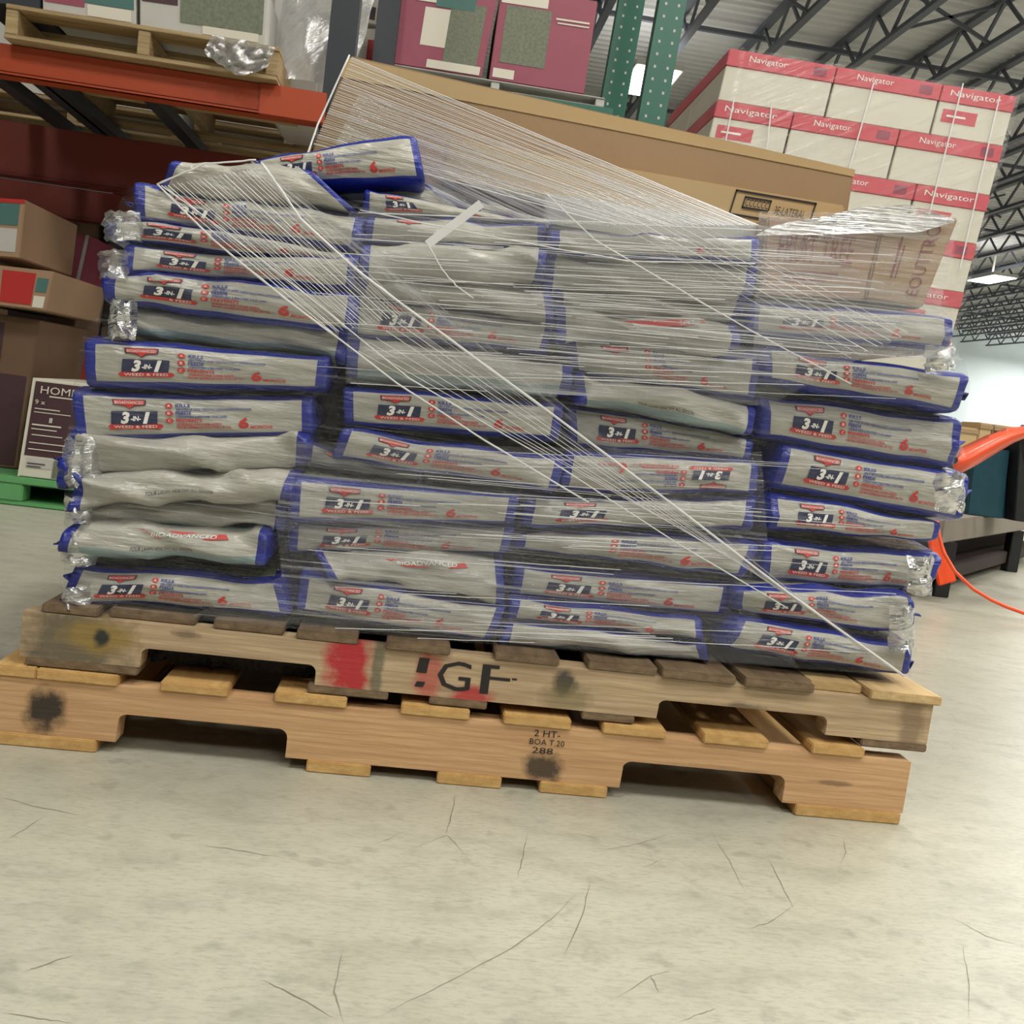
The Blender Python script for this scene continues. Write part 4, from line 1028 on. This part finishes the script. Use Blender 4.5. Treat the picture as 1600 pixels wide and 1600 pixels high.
for a in range(13):
    z = .15+(STOP+.004-.15)*a/12; o = (z-STOP)*LEAN
    ln = [(SX0-.006, SY+.8), (SX0-.006, SY+.4), (SX0-.006, SY-.006)]+[(SX0+(SX1-SX0)*k/12, SY-.008+.003*noise.noise(Vector((k*.8, a*.9, 2)))) for k in range(1, 12)]+[(SX1+.006, SY-.006), (SX1+.006, SY+.4), (SX1+.006, SY+.8)]
    vs += [(x+o, y, z) for x, y in ln]
w = len(ln); mb.add(vs, [(a*w+c, a*w+c+1, (a+1)*w+c+1, (a+1)*w+c) for a in range(12) for c in range(w-1)])
mb.build('film_layer', film_material('film around paper cartons', (2.2, 2, 26), (0, R(28), 0), .02, .3, .52, .78, seed=51), sf, smooth=True)
for k, (a, b_) in enumerate((((1148, 150), (1130, 240)), ((1206, 160), (1196, 260)), ((1365, 130), (1325, 270)), ((1505, 130), (1440, 380)), ((1562, 150), (1500, 420)))):
    p, q_ = at(*a, SY-.012), at(*b_, SY-.012); mb = MB(); mb.bar(p, q_, .0045, .002); mb.build('film_tail', M['rope'], sf)

# ------------------------------------------------------------------ cart, orange slide and hose at right
cx0, cy0 = 1.72, 1.95
cart = tag(empty('platform_cart', (2.1, 2.2, 0)), 'low dark cart with grey ribbed edge behind the right end of the load', 'cart')
a0, a1 = at(1474, 830, 2.25), at(1700, 806, 2.55)
b0 = at(1474, 848, 2.25); zT = .5*(a0[2]+b0[2])+.03
E0 = np.array([at(1474, 830, 2.2)[0], 2.2]); zt0 = float(at(1474, 812, 2.2)[2]); zb0 = float(at(1474, 850, 2.2)[2])
# the near edge runs away to the right
E1 = None
for yy in np.linspace(2.2, 4.2, 200):
    p = at(1600, 802, yy)
    if p[2] <= zt0+1e-3: E1 = np.array([p[0], yy]); break
if E1 is None or E1[1] > 3.6: E1 = np.array([at(1600, 802, 3.2)[0], 3.2])
dr = (E1-E0); E2 = E0+dr*1.6; nn = np.array([-dr[1], dr[0]])/np.linalg.norm(dr)*.35
def slab(mb, z0, z1, e0, e1, n_):
    c = [e0, e1, e1+n_, e0+n_]
    mb.hexa([(c[0][0], c[0][1], z0), (c[1][0], c[1][1], z0), (c[1][0], c[1][1], z1), (c[0][0], c[0][1], z1), (c[3][0], c[3][1], z0), (c[2][0], c[2][1], z0), (c[2][0], c[2][1], z1), (c[3][0], c[3][1], z1)])
mb = MB(); slab(mb, zb0, zt0, E0, E2, nn); mb.build('ribbed_edge', M['grey_skirt'], cart, .004)
mb = MB(); slab(mb, .04, .1, E0+nn*.1, E2+nn*.1, nn*.8); mb.build('lower_shelf', M['dark_board'], cart, .004)
mb = MB(); slab(mb, .1, zb0, E0+nn*.45, E2+nn*.45, nn*.03); mb.build('back_panel', M['dark_board'], cart)
for t, s_ in ((.06, .05), (.62, .06), (.95, .06), (.06, .9), (.95, .9)):
    p = E0*(1-t)+E2*t+nn*s_; mb = MB(); mb.box(p[0]-.03, p[0]+.03, p[1]-.03, p[1]+.03, 0, zb0); mb.build('leg', M['steel_black'], cart, .003)
for i, (l, q, y, dp, m_, cat) in enumerate((('dark teal wrapped box on the low cart', [(1524, 704), (1578, 704), (1568, 800), (1512, 800)], 2.75, .3, 'teal_plastic', 'box'),
                                           ('small dark teal box right of the taller one on the cart', [(1570, 742), (1592, 742), (1588, 800), (1566, 800)], 2.78, .25, 'teal_plastic', 'box'),
                                           ('tan box at the right edge on the cart', [(1576, 690), (1594, 688), (1592, 742), (1574, 742)], 2.95, .2, 'card_light', 'box'),
                                           ('dark post box at the right frame edge on the cart', [(1594, 676), (1640, 676), (1634, 802), (1588, 800)], 2.7, .2, 'steel_black', 'box'))):
    px_box('stored_box', l, q, y, dp, M[m_], zb_=zt0+.001 if i != 2 else None)
# orange curved plastic slide
sl = tag(empty('orange_slide', (1.95, 2.0, .4)), 'curved orange plastic panel resting over the cart at right', 'panel')
n1 = 16; top_ = [(1486, 716), (1506, 698), (1540, 682), (1575, 669), (1620, 664), (1680, 668)]; bot_ = [(1497, 742), (1524, 728), (1552, 711), (1584, 692), (1622, 676), (1680, 678)]
mb = MB(); vs = []
for (a, b_) in zip(top_, bot_):
    for s_ in np.linspace(0, 1, 5):
        u, v = a[0]*(1-s_)+b_[0]*s_, a[1]*(1-s_)+b_[1]*s_; p = at(u, v, 2.15-.10*math.sin(math.pi*s_)+.1*(1-s_)); vs.append(tuple(p))
m1 = len(vs); vs += [(x, y+.012, z) for x, y, z in vs]; fs = []
for i in range(5):
    for j in range(4):
        q4 = (i*5+j, i*5+j+1, i*5+j+6, i*5+j+5); fs += [q4, tuple(m1+k for k in reversed(q4))]
for i in range(5):
    for j in (0, 4): fs.append((i*5+j, i*5+5+j, m1+i*5+5+j, m1+i*5+j))
for j in range(4):
    for i in (0, 5): fs.append((i*5+j, i*5+j+1, m1+i*5+j+1, m1+i*5+j))
mb.add(vs, fs); mb.build('curved_shell', M['orange_plastic'], sl, smooth=True)
p = at(1492, 719, 2.1); mb = MB(); mb.tube([p, p+np.array([0, .04, 0])], .012, 12); mb.build('end_cap', M['black_plastic'], sl)
mb = MB(); mb.bar(at(1600, 668, 2.3), at(1620, 800, 2.5), .03); mb.build('stand', M['steel_black'], sl)
# orange hose and flap below
hs = tag(empty('orange_hose', (1.9, 2.0, 0)), 'orange cable curving down to the floor in front of the cart', 'cable')
pts = [at(u, v, y) for u, v, y in ((1462, 800, 2.1), (1467, 835, 2.08), (1474, 862, 2.06), (1492, 893, 2.03), (1520, 920, 2.0), (1548, 937, 1.98), (1572, 948, 1.97), (1600, 958, 1.97), (1660, 975, 1.95))]
mb = MB(); mb.tube(pts, .0065, 8); mb.build('cable', M['orange_plastic'], hs, smooth=True)
p0, p1, p2, p3 = at(1450, 836, 2.16), at(1470, 838, 2.16), at(1496, 908, 2.14), at(1468, 916, 2.14)
mb = MB(); mb.hexa([p3, p2, p1, p0]+[q+np.array([0, .02, 0]) for q in (p3, p2, p1, p0)]); mb.build('orange_flap', M['orange_plastic'], hs, .004)
# far shelf stock on the horizon
for i, (u0, u1, v) in enumerate(((1500, 1530, 666), (1532, 1552, 660), (1554, 1590, 663), (1592, 1640, 668))):
    a, b_ = at(u0, v, 9), at(u1, v, 9); e = tag(empty('far_crate', (float(a[0]), 9.2, 0)), 'distant tan crate beyond the orange panel, %s' % ('leftmost of four', 'second from left', 'third from left', 'rightmost at the frame edge')[i], 'crate', 'distant crates')
    mb = MB(); mb.box(a[0], b_[0], 9, 9.4, 0, a[2]); mb.build('crate_body', M['card_light'], e, .01)
    mb = MB(); mb.box(a[0], b_[0], 8.985, 9, a[2]-.06, a[2]-.02); mb.build('rail', M['card'], e)
